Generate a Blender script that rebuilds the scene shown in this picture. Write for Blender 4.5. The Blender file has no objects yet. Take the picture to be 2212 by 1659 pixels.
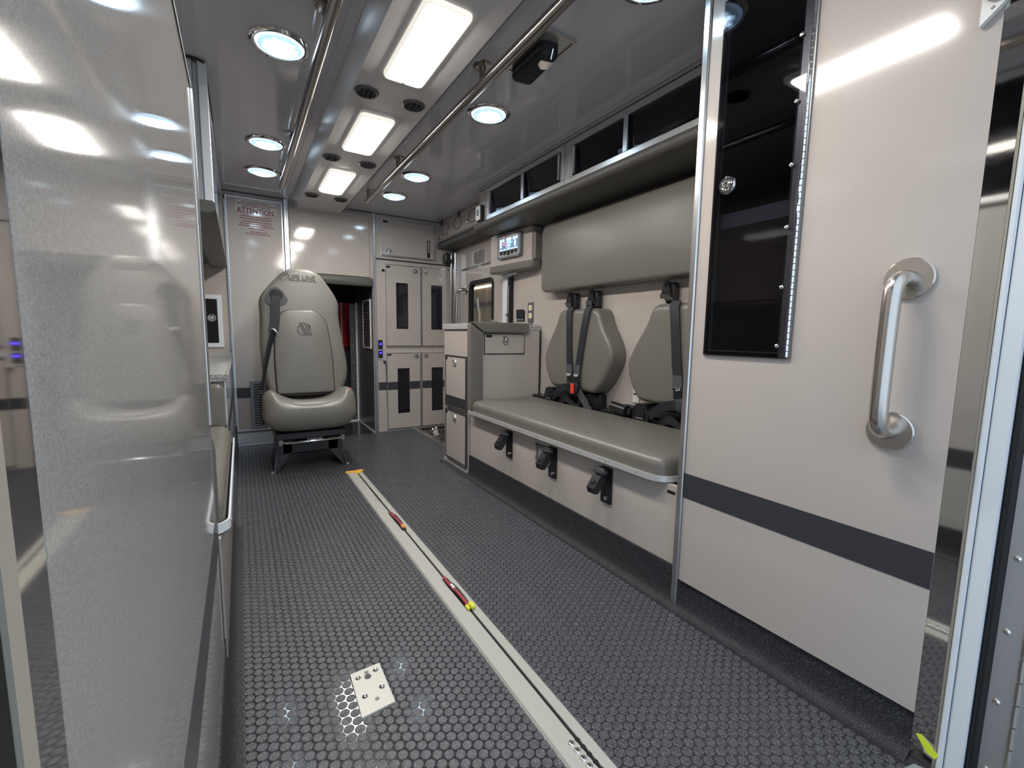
import bpy, bmesh, math, random
import numpy as np
from mathutils import Vector, Matrix
random.seed(7)
S = bpy.context.scene
C = S.collection
PI = math.pi
# ------------------------------------------------------------------ camera, world, exposure
cam = bpy.data.cameras.new('camera'); co = bpy.data.objects.new('camera', cam); C.objects.link(co)
yaw, pit, rol = .551918, .111967, .0152839
fw = Vector((math.sin(yaw)*math.cos(pit), math.cos(yaw)*math.cos(pit), -math.sin(pit)))
rt = Vector((math.cos(yaw), -math.sin(yaw), 0)); up = rt.cross(fw)
r2 = math.cos(rol)*rt + math.sin(rol)*up; u2 = -math.sin(rol)*rt + math.cos(rol)*up
co.matrix_world = Matrix(((r2.x, u2.x, -fw.x, 0), (r2.y, u2.y, -fw.y, 0), (r2.z, u2.z, -fw.z, .86), (0, 0, 0, 1)))
cam.sensor_width = 36; cam.lens = 951.23/2212*36; cam.clip_start = .005; cam.clip_end = 60
S.camera = co
w = bpy.data.worlds.new('world'); S.world = w; w.use_nodes = True
bg = w.node_tree.nodes['Background']; bg.inputs[0].default_value = (.70, .84, 1.0, 1); bg.inputs[1].default_value = .80
S.view_settings.view_transform = 'Standard'; S.view_settings.look = 'None'
S.view_settings.exposure = 0.80; S.view_settings.gamma = 1; S.view_settings.use_curve_mapping = False
WARM_LAMP, COOL_LAMP = 36.0, 30.0

# ------------------------------------------------------------------ materials
def mat(name, col, rough=.5, metal=0, spec=.5, coat=0, coat_r=.05, speck=None, bump=None, emis=None, aniso=0):
    m = bpy.data.materials.new(name); m.use_nodes = True; nt = m.node_tree; N = nt.nodes; L = nt.links
    b = N['Principled BSDF']
    b.inputs['Base Color'].default_value = (*col, 1); b.inputs['Roughness'].default_value = rough
    b.inputs['Metallic'].default_value = metal; b.inputs['Specular IOR Level'].default_value = spec
    b.inputs['Coat Weight'].default_value = coat; b.inputs['Coat Roughness'].default_value = coat_r
    if aniso: b.inputs['Anisotropic'].default_value = aniso
    if speck or bump:
        tc = N.new('ShaderNodeTexCoord')
    if speck:   # (scale, colour 2, lo, hi)
        n = N.new('ShaderNodeTexNoise'); n.inputs['Scale'].default_value = speck[0]; n.inputs['Detail'].default_value = 3
        L.new(tc.outputs['Object'], n.inputs['Vector'])
        cr = N.new('ShaderNodeValToRGB'); cr.color_ramp.elements[0].position = speck[2]; cr.color_ramp.elements[1].position = speck[3]
        cr.color_ramp.elements[0].color = (*col, 1); cr.color_ramp.elements[1].color = (*speck[1], 1)
        L.new(n.outputs['Fac'], cr.inputs['Fac']); L.new(cr.outputs['Color'], b.inputs['Base Color'])
    if bump:    # (scale, strength, distance)
        n2 = N.new('ShaderNodeTexNoise'); n2.inputs['Scale'].default_value = bump[0]; n2.inputs['Detail'].default_value = 2
        L.new(tc.outputs['Object'], n2.inputs['Vector'])
        bp = N.new('ShaderNodeBump'); bp.inputs['Strength'].default_value = bump[1]; bp.inputs['Distance'].default_value = bump[2]
        L.new(n2.outputs['Fac'], bp.inputs['Height']); L.new(bp.outputs['Normal'], b.inputs['Normal'])
        if len(bump) > 3: L.new(bp.outputs['Normal'], b.inputs['Coat Normal'])
    if emis:
        b.inputs['Emission Color'].default_value = (*emis[0], 1); b.inputs['Emission Strength'].default_value = emis[1]
    return m
def tinted(name, t, rough=.02):
    m = bpy.data.materials.new(name); m.use_nodes = True; nt = m.node_tree; N = nt.nodes; L = nt.links
    N.remove(N['Principled BSDF']); out = N['Material Output']
    tr = N.new('ShaderNodeBsdfTransparent'); tr.inputs[0].default_value = (*t, 1)
    gl = N.new('ShaderNodeBsdfGlossy'); gl.inputs['Roughness'].default_value = rough
    gl.inputs['Color'].default_value = (.95, .95, 1, 1)
    fr = N.new('ShaderNodeFresnel'); ge = N.new('ShaderNodeNewGeometry'); mr = N.new('ShaderNodeMapRange')
    mr.inputs[3].default_value = 1.45; mr.inputs[4].default_value = 1/1.45
    L.new(ge.outputs['Backfacing'], mr.inputs[0]); L.new(mr.outputs[0], fr.inputs[0])
    mx = N.new('ShaderNodeMixShader'); L.new(fr.outputs[0], mx.inputs[0]); L.new(tr.outputs[0], mx.inputs[1]); L.new(gl.outputs[0], mx.inputs[2])
    L.new(mx.outputs[0], out.inputs['Surface'])
    return m
M = {}
M['lam'] = mat('speckled_beige_laminate', (.43, .385, .355), .085, speck=(700, (.52, .47, .435), .42, .62), bump=(900, .05, .0004), spec=.5)
M['lam_near'] = mat('glossy_beige_laminate', (.345, .33, .318), .06, speck=(900, (.45, .435, .42), .40, .64), bump=(350, .02, .0003), spec=.7)
M['lam_matte'] = mat('satin_beige_laminate', (.43, .385, .357), .105, speck=(1100, (.57, .52, .485), .42, .62), bump=(1200, .012, .0003), spec=.5)
M['ceil'] = mat('glossy_grey_ceiling_panel', (.57, .555, .59), .07, bump=(3.5, .03, .02), spec=.5)
M['duct'] = mat('white_duct_enamel', (.56, .545, .545), .18, spec=.5)
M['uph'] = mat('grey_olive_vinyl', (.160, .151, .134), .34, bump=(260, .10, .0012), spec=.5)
M['uph_dark'] = mat('vinyl_shade_and_emblem', (.095, .090, .083), .45, bump=(260, .10, .0012), spec=.4)  # vinyl copy darkened for the shade on overhead and header pads, also emblems
M['alu'] = mat('brushed_aluminium', (.66, .67, .69), .30, metal=1, bump=(60, .03, .001))
M['alu_sat'] = mat('satin_anodised_aluminium', (.62, .63, .63), .42, metal=.85)
M['rail'] = mat('bright_satin_aluminium', (.74, .75, .76), .38, metal=.55)
M['steel'] = mat('brushed_stainless', (.60, .57, .53), .24, metal=1, bump=(400, .04, .0003))
M['mirror'] = mat('polished_stainless', (.74, .72, .68), .045, metal=1)
M['dpanel'] = mat('dark_grey_panel', (.085, .08, .08), .4, metal=.3)
M['dsteel'] = mat('grey_steel_sheet', (.24, .24, .245), .34, metal=.7)
M['chrome'] = mat('chrome', (.80, .79, .77), .07, metal=1)
M['stripe'] = mat('charcoal_stripe', (.045, .045, .052), .32, spec=.4)
M['black'] = mat('black_plastic', (.012, .012, .014), .32)
M['blackm'] = mat('black_matte', (.01, .01, .012), .65)
M['web'] = mat('black_webbing', (.012, .0125, .017), .62, bump=(500, .25, .001))
M['webg'] = mat('grey_webbing', (.07, .07, .08), .6)
M['rubber'] = mat('black_rubber', (.009, .009, .011), .5)
M['inside'] = mat('dark_cabinet_lining', (.008, .008, .011), .5)
M['inside2'] = mat('slate_locker_lining', (.16, .16, .22), .6)
M['rail_steel'] = mat('handrail_stainless', (.40, .37, .35), .20, metal=1, bump=(400, .04, .0003))
M['shelf'] = mat('grey_shelf', (.34, .34, .38), .35)
M['counter'] = mat('speckled_grey_counter', (.20, .20, .20), .3, speck=(260, (.62, .61, .60), .45, .55))
M['track'] = mat('pale_painted_aluminium', (.50, .50, .46), .42, metal=.25)
M['whitep'] = mat('white_painted_frame', (.72, .76, .80), .3)
M['white'] = mat('white_plastic', (.75, .75, .74), .4)
M['red'] = mat('red_paint', (.55, .03, .04), .25)
M['redb'] = mat('red_button', (.75, .05, .025), .4)
M['redprint'] = mat('red_print', (.24, .045, .055), .5)
M['vinyl_clear'] = mat('pale_sticker_film', (.60, .58, .57), .2)
M['yellow'] = mat('yellow_plastic', (.85, .45, .03), .4)
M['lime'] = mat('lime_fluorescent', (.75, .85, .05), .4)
M['lemon'] = mat('lemon_connector', (.80, .78, .06), .4)
M['orange'] = mat('orange_wire_nut', (.75, .28, .07), .45)
M['cable_red'] = mat('red_cable', (.36, .05, .07), .45)
M['cable_blk'] = mat('black_cable', (.02, .02, .02), .45)
M['tan'] = mat('tan_garage_wall', (.22, .165, .10), .8)
M['conc'] = mat('garage_concrete', (.30, .30, .30), .6, speck=(8, (.36, .36, .35), .4, .6))
M['vent'] = mat('dark_grey_vent', (.055, .05, .055), .45)
M['tint'] = tinted('dark_tinted_acrylic', (.46, .46, .50))
M['smoke'] = tinted('smoked_window_glass', (.66, .62, .56))
M['acr'] = tinted('clear_acrylic', (.96, .96, .96), .03)
M['label'] = mat('black_label', (.008, .008, .012), .4)
M['ivory'] = mat('ivory_socket', (.72, .68, .45), .4)
M['screen'] = mat('lit_screen_navy', (.02, .03, .05), .3, emis=((.10, .16, .28), .9))
M['scr_w'] = mat('lit_screen_white', (.1, .1, .1), .3, emis=((.75, .92, 1), 1.3))
M['scr_c'] = mat('lit_screen_cyan', (.1, .1, .1), .3, emis=((.45, .95, .95), 1.1))
M['scr_b'] = mat('lit_screen_blue', (.1, .1, .1), .3, emis=((.35, .55, .95), .9))
M['scr_r'] = mat('lit_screen_red', (.1, .1, .1), .3, emis=((.75, .30, .35), .8))
M['scr_g'] = mat('lit_screen_green', (.1, .1, .1), .3, emis=((.55, .90, .45), .9))
M['bezel'] = mat('grey_display_bezel', (.16, .16, .17), .4)
M['blue'] = mat('blue_pilot_lamp', (.02, .02, .3), .3, emis=((.10, .05, 1.0), 3.5))
M['bluelens'] = mat('blue_rocker_lens', (.01, .008, .10), .2, emis=((.03, .01, .45), .35))
def lamp_mat(name, col, st, edge, kind):
    m = bpy.data.materials.new(name); m.use_nodes = True; nt = m.node_tree; N = nt.nodes; L = nt.links
    b = N['Principled BSDF']; b.inputs['Base Color'].default_value = (.8, .8, .8, 1); b.inputs['Roughness'].default_value = .25
    b.inputs['Emission Color'].default_value = (*col, 1); b.inputs['Emission Strength'].default_value = st
    if kind == 'led':       # diodes cluster behind the middle of the round lens, its edge is a dimmer blue
        tc = N.new('ShaderNodeTexCoord'); v = N.new('ShaderNodeTexVoronoi'); v.inputs['Scale'].default_value = 48
        fl_ = N.new('ShaderNodeVectorMath'); fl_.operation = 'MULTIPLY'; fl_.inputs[1].default_value = (1, 1, 0)
        L.new(tc.outputs['Object'], fl_.inputs[0]); L.new(fl_.outputs[0], v.inputs['Vector'])
        ln = N.new('ShaderNodeVectorMath'); ln.operation = 'LENGTH'; L.new(fl_.outputs[0], ln.inputs[0])
        md = N.new('ShaderNodeMath'); md.operation = 'MULTIPLY_ADD'; md.inputs[1].default_value = .020; L.new(v.outputs['Distance'], md.inputs[0]); L.new(ln.outputs['Value'], md.inputs[2])
        mr = N.new('ShaderNodeMapRange'); mr.interpolation_type = 'SMOOTHSTEP'
        for i_, x_ in ((1, .022), (2, .066), (3, st), (4, .62)): mr.inputs[i_].default_value = x_
        L.new(md.outputs[0], mr.inputs[0]); L.new(mr.outputs[0], b.inputs['Emission Strength'])
        mc = N.new('ShaderNodeMapRange'); mc.data_type = 'FLOAT_VECTOR'
        mc.inputs[7].default_value = (.02, .02, .02); mc.inputs[8].default_value = (.066, .066, .066); mc.inputs[9].default_value = (.80, .93, 1); mc.inputs[10].default_value = (.42, .72, 1)
        L.new(md.outputs[0], mc.inputs[6]); L.new(mc.outputs[1], b.inputs['Emission Color'])
    return m
M['warm'] = lamp_mat('warm_white_diffuser', (1, .945, .86), WARM_LAMP, 0, 'flat')
M['warm_rim'] = lamp_mat('milky_lens_rim', (1, .95, .84), .42, 0, 'flat')
M['cool'] = lamp_mat('cool_led_lens', (.74, .90, 1), COOL_LAMP, 0, 'led')
M['cool_rim'] = lamp_mat('pale_blue_lens_edge', (.50, .74, 1), 1.0, 0, 'flat')
# floor sheet: glossy sheet in the gaps, rough speckled coins on top
M['sheet'] = mat('charcoal_vinyl_sheet', (.026, .026, .032), .09, speck=(500, (.06, .06, .068), .5, .62), spec=.5)
M['coin'] = mat('charcoal_coin_top', (.044, .045, .053), .27, speck=(520, (.17, .17, .19), .46, .66), bump=(900, .35, .0015), spec=.5)
M['cove'] = mat('charcoal_cove', (.010, .010, .013), .7, speck=(420, (.075, .076, .09), .50, .66), bump=(500, .2, .001))
def diamond():
    m = mat('diamond_plate', (.6, .6, .6), .18, metal=1); nt = m.node_tree; N = nt.nodes; L = nt.links
    tc = N.new('ShaderNodeTexCoord'); v = N.new('ShaderNodeTexVoronoi'); v.inputs['Scale'].default_value = 35
    L.new(tc.outputs['Object'], v.inputs['Vector']); bp = N.new('ShaderNodeBump'); bp.inputs['Strength'].default_value = .8
    bp.inputs['Distance'].default_value = .004; L.new(v.outputs['Distance'], bp.inputs['Height'])
    L.new(bp.outputs['Normal'], N['Principled BSDF'].inputs['Normal']); return m
M['diamond'] = diamond()

# ------------------------------------------------------------------ geometry collector
class G:
    def __init__(s): s.v = []; s.f = []
    def add(s, vs, fs):
        o = len(s.v); s.v += [tuple(p) for p in vs]; s.f += [tuple(i+o for i in f) for f in fs]; return s
    def box(s, x0, x1, y0, y1, z0, z1, c=0):
        if x0 > x1: x0, x1 = x1, x0
        if y0 > y1: y0, y1 = y1, y0
        if z0 > z1: z0, z1 = z1, z0
        c = min(c, (x1-x0)*.45, (y1-y0)*.45, (z1-z0)*.45)
        if c <= 0:
            vs = [(x, y, z) for x in (x0, x1) for y in (y0, y1) for z in (z0, z1)]
            return s.add(vs, [(0, 1, 3, 2), (4, 6, 7, 5), (0, 4, 5, 1), (2, 3, 7, 6), (0, 2, 6, 4), (1, 5, 7, 3)])
        lo, hi = (x0, y0, z0), (x1, y1, z1); idx = {}; vs = []
        for sx in (0, 1):
            for sy in (0, 1):
                for sz in (0, 1):
                    for a in range(3):
                        sg = (sx, sy, sz)
                        p = [((hi[i] if sg[i] else lo[i]) + (0 if i == a else (-c if sg[i] else c))) for i in range(3)]
                        idx[(sx, sy, sz, a)] = len(vs); vs.append(p)
        fs = []
        for a in range(3):
            b, d = [i for i in range(3) if i != a]
            for sa in (0, 1):
                q = []
                for sb, sd in ((0, 0), (1, 0), (1, 1), (0, 1)):
                    sg = [0, 0, 0]; sg[a] = sa; sg[b] = sb; sg[d] = sd; q.append(idx[(*sg, a)])
                fs.append(q)
            # edges running along axis a, between faces b and d
            for sb in (0, 1):
                for sd in (0, 1):
                    q = []
                    for sa, ax in ((0, b), (1, b), (1, d), (0, d)):
                        sg = [0, 0, 0]; sg[a] = sa; sg[b] = sb; sg[d] = sd; q.append(idx[(*sg, ax)])
                    fs.append(q)
        for sx in (0, 1):
            for sy in (0, 1):
                for sz in (0, 1): fs.append([idx[(sx, sy, sz, a)] for a in range(3)])
        return s.add(vs, fs)
    def tube(s, path, r, n=12, caps=True, closed=False):
        P = [Vector(p) for p in path]; k = len(P); vs = []; ref = None
        rr = r if isinstance(r, (list, tuple)) else [r]*k
        for i, p in enumerate(P):
            if closed: t = P[(i+1) % k]-P[i-1]
            else: t = P[min(i+1, k-1)]-P[max(i-1, 0)]
            t.normalize()
            if ref is None: ref = Vector((0, 0, 1)) if abs(t.z) < .9 else Vector((1, 0, 0))
            a = (ref - t*ref.dot(t)).normalized(); ref = a; b = t.cross(a)
            for j in range(n):
                th = 2*PI*j/n; vs.append(p + (a*math.cos(th)+b*math.sin(th))*rr[i])
        fs = []
        for i in range(k if closed else k-1):
            for j in range(n):
                a0 = i*n+j; a1 = i*n+(j+1) % n; i2 = (i+1) % k
                fs.append((a0, a1, i2*n+(j+1) % n, i2*n+j))
        if caps and not closed: fs += [tuple(range(n)), tuple(range((k-1)*n, k*n))]
        return s.add(vs, fs)
    def lathe(s, o, d, prof, n=24, cap=True):
        o = Vector(o); d = Vector(d).normalized(); a = d.orthogonal().normalized(); b = d.cross(a); vs = []; fs = []
        for r, h in prof:
            for j in range(n):
                th = 2*PI*j/n; vs.append(o + d*h + (a*math.cos(th)+b*math.sin(th))*max(r, 1e-5))
        for i in range(len(prof)-1):
            for j in range(n): fs.append((i*n+j, i*n+(j+1) % n, (i+1)*n+(j+1) % n, (i+1)*n+j))
        if cap: fs += [tuple(range(n)), tuple(range((len(prof)-1)*n, len(prof)*n))]
        return s.add(vs, fs)
    def prism(s, poly, mp, a, b):
        n = len(poly); vs = [mp(u, v, a) for u, v in poly]+[mp(u, v, b) for u, v in poly]
        fs = [tuple(range(n)), tuple(range(n, 2*n))]+[(i, (i+1) % n, n+(i+1) % n, n+i) for i in range(n)]
        return s.add(vs, fs)
    def pillow(s, out, mp, depth, r, bulge=.006, nr=5, ni=5, back=True):
        P = [Vector(p) for p in out]; n = len(P); c = sum(P, Vector((0, 0)))/n
        area = sum(P[i].x*P[(i+1) % n].y-P[(i+1) % n].x*P[i].y for i in range(n)); sg = 1 if area > 0 else -1
        nor = []
        for i in range(n):
            t = (P[(i+1) % n]-P[i-1]).normalized(); nor.append(Vector((-t.y, t.x))*sg)
        rings = [[(p.x, p.y, 0) for p in P]]
        for k in range(nr+1):
            a = PI/2*k/nr; ins = r*(1-math.cos(a)); wv = depth-r+r*math.sin(a)
            rings.append([(p.x+m.x*ins, p.y+m.y*ins, wv) for p, m in zip(P, nor)])
        last = [Vector((q[0], q[1])) for q in rings[-1]]
        for k in range(1, ni):
            t = 1-k/ni
            rings.append([(c.x+(q.x-c.x)*t, c.y+(q.y-c.y)*t, depth+bulge*(1-t*t)) for q in last])
        vs = [mp(*q) for rg in rings for q in rg]; m = len(rings); vs.append(mp(c.x, c.y, depth+bulge)); fs = []
        for i in range(m-1):
            for j in range(n): fs.append((i*n+j, i*n+(j+1) % n, (i+1)*n+(j+1) % n, (i+1)*n+j))
        for j in range(n): fs.append(((m-1)*n+j, (m-1)*n+(j+1) % n, m*n))
        if back: fs.append(tuple(range(n)))
        return s.add(vs, fs)
    def ribbon(s, path, wd, th):
        P = [Vector(p) for p in path]; k = len(P); vs = []; wds = wd if isinstance(wd, list) else [wd]*k
        for i, p in enumerate(P):
            t = (P[min(i+1, k-1)]-P[max(i-1, 0)]).normalized(); q = Vector(wds[i]); nn = t.cross(q).normalized()*th/2
            vs += [p-q/2-nn, p+q/2-nn, p+q/2+nn, p-q/2+nn]
        fs = [(0, 1, 2, 3), tuple(range((k-1)*4, k*4))]
        for i in range(k-1):
            for j in range(4): fs.append((i*4+j, i*4+(j+1) % 4, (i+1)*4+(j+1) % 4, (i+1)*4+j))
        return s.add(vs, fs)
    def pb(s, ax, plane, d, u0, u1, v0, v1, c=0, off=0):
        """box standing proud of a plane: ax y faces -Y, x faces -X, X faces +X, z faces down"""
        if ax == 'y': return s.box(u0, u1, plane-off-d, plane-off, v0, v1, c)
        if ax == 'x': return s.box(plane-off-d, plane-off, u0, u1, v0, v1, c)
        if ax == 'X': return s.box(plane+off, plane+off+d, u0, u1, v0, v1, c)
        if ax == 'z': return s.box(u0, u1, v0, v1, plane-off-d, plane-off, c)
    def ring(s, ax, plane, d, u0, u1, v0, v1, wd, c=0, off=0):
        s.pb(ax, plane, d, u0, u1, v0, v0+wd, c, off); s.pb(ax, plane, d, u0, u1, v1-wd, v1, c, off)
        s.pb(ax, plane, d, u0, u0+wd, v0+wd, v1-wd, c, off); s.pb(ax, plane, d, u1-wd, u1, v0+wd, v1-wd, c, off); return s
    def holes(s, ax, plane, d, u0, u1, v0, v1, hs, off=0):
        U = sorted({u0, u1, *[h[0] for h in hs], *[h[1] for h in hs]}); V = sorted({v0, v1, *[h[2] for h in hs], *[h[3] for h in hs]})
        for i in range(len(U)-1):
            for j in range(len(V)-1):
                a, b = (U[i]+U[i+1])/2, (V[j]+V[j+1])/2
                if any(h[0] < a < h[1] and h[2] < b < h[3] for h in hs): continue
                s.pb(ax, plane, d, U[i], U[i+1], V[j], V[j+1], 0, off)
        return s
    def build(s, name, m, parent=None, smooth=35, recalc=True):
        me = bpy.data.meshes.new(name)
        off = Vector((0, 0, 0))
        if parent is not None:
            q = parent
            while q is not None: off = off + q.location; q = q.parent
        me.from_pydata([tuple(Vector(p)-off) for p in s.v], [], s.f)
        if recalc:
            bm = bmesh.new(); bm.from_mesh(me); bmesh.ops.recalc_face_normals(bm, faces=bm.faces); bm.to_mesh(me); bm.free()
        if smooth:
            me.polygons.foreach_set('use_smooth', [True]*len(me.polygons)); me.set_sharp_from_angle(angle=math.radians(smooth))
        me.materials.append(M[m] if isinstance(m, str) else m)
        o = bpy.data.objects.new(name, me); C.objects.link(o)
        if parent is not None: o.parent = parent
        return o
def tag(o, label, cat, group=None):
    o['label'] = label; o['category'] = cat
    if group: o['group'] = group
    return o
def thing(name, loc, label, cat, group=None):
    o = bpy.data.objects.new(name, None); C.objects.link(o); o.location = loc; o.empty_display_size = .05
    return tag(o, label, cat, group)
def struct(name, g, m, parent=None, smooth=35):
    o = g.build(name, m, parent, smooth)
    if parent is None: o['kind'] = 'structure'
    return o
def sroot(name, loc=(0, 0, 0)):
    o = bpy.data.objects.new(name, None); C.objects.link(o); o.location = loc; o['kind'] = 'structure'; return o
def dup(root, delta, label=None):
    r = root.copy(); C.objects.link(r); r.location = Vector(root.location)+Vector(delta)
    if label: r['label'] = label
    for ch in list(root.children):
        c = ch.copy(); C.objects.link(c); c.parent = r
        for g in ch.children:
            d = g.copy(); C.objects.link(d); d.parent = c
    return r
def rpoly(pts, r, n=6):
    """polygon with rounded corners; r a number or one per corner"""
    out = []; k = len(pts)
    for i, p in enumerate(pts):
        p = Vector(p); a = Vector(pts[i-1]); b = Vector(pts[(i+1) % k]); ri = r[i] if isinstance(r, (list, tuple)) else r
        da = (a-p); db = (b-p); ri = min(ri, da.length*.48, db.length*.48)
        q0 = p+da.normalized()*ri; q1 = p+db.normalized()*ri
        for j in range(n+1):
            t = j/n; out.append(tuple((1-t)**2*q0+2*t*(1-t)*p+t*t*q1))
    return out
def dense(out, step):
    o = []; k = len(out)
    for i in range(k):
        a = Vector(out[i]); b = Vector(out[(i+1) % k]); n = max(1, int((b-a).length/step))
        for j in range(n): o.append(tuple(a+(b-a)*(j/n)))
    return o
def rect(u0, u1, v0, v1, r, n=6, step=.06): return dense(rpoly([(u0, v0), (u1, v0), (u1, v1), (u0, v1)], r, n), step)
def spline(pts, n=6, closed=False):
    P = [Vector(p) for p in pts]; k = len(P); o = []
    for i in range(k if closed else k-1):
        p0 = P[i-1] if (closed or i > 0) else P[i]; p1 = P[i]; p2 = P[(i+1) % k]
        p3 = P[(i+2) % k] if (closed or i+2 < k) else p2
        for j in range(n):
            t = j/n; o.append(.5*((2*p1)+(p2-p0)*t+(2*p0-5*p1+4*p2-p3)*t*t+(3*p1-3*p2+p3-p0)*t**3))
    if not closed: o.append(P[-1])
    return [tuple(q) for q in o]
def mY(y): return lambda u, v, w: (u, y-w, v)      # faces -Y, u=x v=z
def mX(x): return lambda u, v, w: (x-w, u, v)      # faces -X, u=y v=z
def mXp(x): return lambda u, v, w: (x+w, u, v)     # faces +X
def mD(z): return lambda u, v, w: (u, v, z-w)      # faces down
def mU(z): return lambda u, v, w: (u, v, z+w)      # faces up
def text(body, size, mp, name, m, parent, ext=.0008, align='LEFT', bold=0):
    cu = bpy.data.curves.new('t', 'FONT'); cu.body = body; cu.size = size; cu.extrude = ext; cu.resolution_u = 2; cu.offset = bold
    cu.align_x = align
    ob = bpy.data.objects.new('t', cu); C.objects.link(ob); dg = bpy.context.evaluated_depsgraph_get(); dg.update()
    me = bpy.data.meshes.new_from_object(ob.evaluated_get(dg)); g = G()
    g.add([mp(v.co.x, v.co.y, v.co.z+ext) for v in me.vertices], [tuple(p.vertices) for p in me.polygons])
    bpy.data.objects.remove(ob); bpy.data.curves.remove(cu); bpy.data.meshes.remove(me)
    return g.build(name, m, parent, smooth=0)
AXD = {'y': (0, -1, 0), 'x': (-1, 0, 0), 'X': (1, 0, 0), 'z': (0, 0, -1)}
def latch(p, ax, parent, r=.019, name='latch'):
    """chrome ring-pull slam latch: bezel, dished cup and D-shaped pull"""
    d = Vector(AXD[ax]); g = G()
    g.lathe(p, d, [(r*1.15, 0), (r*1.15, .003), (r, .007), (r*.80, .007), (r*.70, .003), (r*.35, .0025), (r*.3, .006), (r*.1, .0065)], 24)
    side = Vector((0, 0, 1)).cross(d); P = Vector(p)+d*.008
    loop = [P+side*(r*.5*math.cos(a))+Vector((0, 0, 1))*(r*.62*math.sin(a)-r*.1) for a in np.linspace(0, 2*PI, 14)[:-1]]
    g.tube(loop, r*.11, 6, closed=True)
    g.tube([P+Vector((0, 0, r*.9))-d*.004, P+Vector((0, 0, r*.5))+d*.002, P], r*.16, 6)
    return g.build(name, 'chrome', parent, 40)
def screws(pts, ax, parent, r=.004, m='chrome', name='screw'):
    for p in pts:
        G().lathe(p, AXD[ax], [(r, 0), (r*.9, r*.35), (r*.5, r*.6), (r*.15, r*.62)], 10).build(name, m, parent, 40)

# ------------------------------------------------------------------ room shell
ZC, YF, XR, XW = 1.83, 3.78, 1.15, 1.68
# floor sheet with stepwell cut out, coins on it
fl = struct('floor', G().holes('z', 0, .02, -.6, 1.74, .05, 4.40, [(1.31, 1.74, 2.78, 3.78)]), 'sheet')
def coins():
    p = .0236; r = .0111; vs = []; fs = []; base = 0
    ix0, ix1 = int(-.05/(p*.866)), int(1.125/(p*.866))+1
    for i in range(ix0, ix1+1):
        x = i*p*.866
        if x < -.044 or x > 1.117: continue
        for j in range(int(.12/p), int(3.80/p)):
            y = (j+(.5 if i % 2 else 0))*p
            if .514 < x < .608 and y < 2.765: continue
            if x > 1.30 and y > 2.75: continue
            if y > YF-.01 or (y > 3.2 and False): continue
            n = 14 if y < 1.7 else (9 if y < 2.6 else 7); h = .0013
            for rr, z in ((r, 0), (r*.96, h*.7), (r*.84, h), (r*.76, h*.86)):
                for q in range(n):
                    a = 2*PI*q/n; vs.append((x+rr*math.cos(a), y+rr*math.sin(a), z))
            for k in range(3):
                for q in range(n):
                    fs.append((base+k*n+q, base+k*n+(q+1) % n, base+(k+1)*n+(q+1) % n, base+(k+1)*n+q))
            fs.append(tuple(base+3*n+q for q in range(n))); base += 4*n
    g = G(); g.v = vs; g.f = fs
    o = g.build('floor_coins', 'coin', fl, 0, recalc=False); o['kind'] = 'stuff'
    # front passage and the strip beside the stepwell
    return o
coins()
# second patch of coins right of the cove, ahead of the bench-end cabinet
def coins2():
    p = .0236; r = .0111; vs = []; fs = []; base = 0
    for i in range(int(1.118/(p*.866))+1, 85):
        x = i*p*.866
        if x > 1.295: break
        for j in range(int(2.74/p), int(3.77/p)):
            y = (j+(.5 if i % 2 else 0))*p; n = 7; h = .0013
            for rr, z in ((r, 0), (r*.84, h)):
                for q in range(n): a = 2*PI*q/n; vs.append((x+rr*math.cos(a), y+rr*math.sin(a), z))
            for q in range(n): fs.append((base+q, base+(q+1) % n, base+n+(q+1) % n, base+n+q))
            fs.append(tuple(base+n+q for q in range(n))); base += 2*n
    g = G(); g.v = vs; g.f = fs; o = g.build('floor_coins', 'coin', fl, 0, recalc=False); o['kind'] = 'stuff'
coins2()
ce = struct('ceiling', G().box(-.62, 1.76, .19, 4.5, ZC, ZC+.05), 'ceil')
# lowered central duct
dx = [(.36, ZC), (.40, 1.77), (.70, 1.77), (.75, ZC)]
G().prism(dx, lambda u, v, w: (u, w, v), .2, YF-.001).build('ceiling_duct', 'duct', ce, 20)
G().box(.325, .36, .2, YF-.001, ZC-.004, ZC).box(.75, .775, .2, YF-.001, ZC-.004, ZC).build('duct_flange', 'ceil', ce)
for i in range(16):
    y = .55+i*.22
    screws([(.345, y, ZC-.004)], 'z', ce, .0045, 'alu_sat')
struct('wall_right', G().holes('x', XW+.06, .06, .0, YF+.02, -.25, ZC, [(2.80, 3.60, -.25, 1.42)]), 'lam')
struct('wall_left', G().box(-.62, -.56, .19, YF+.02, 0, ZC), 'lam')
wf = struct('wall_front', G().holes('y', YF+.02, .02, -.56, XW+.06, 0, ZC, [(.335, .955, 0, 1.30)]), 'lam')
G().box(-.62, 1.74, .19, .21, ZC-.03, ZC).build('trim_9', 'alu_sat')['kind'] = 'structure'
# cove base along the right side, swept profile
def cove(xs, y0, y1, flip=1):
    pr = [(-.034, .0005), (-.022, .002), (-.012, .008), (-.005, .020), (0, .045), (0, .125)]
    return G().prism([(xs+a*flip, z) for a, z in pr]+[(xs+.01*flip, .125), (xs+.01*flip, .0005)], lambda u, v, w: (u, w, v), y0, y1)
bb = struct('baseboard_right', cove(1.156, .265, 2.365), 'cove', smooth=60)
bb = struct('baseboard_left', cove(-.062, .22, 2.2, -1), 'cove', smooth=60)
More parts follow.
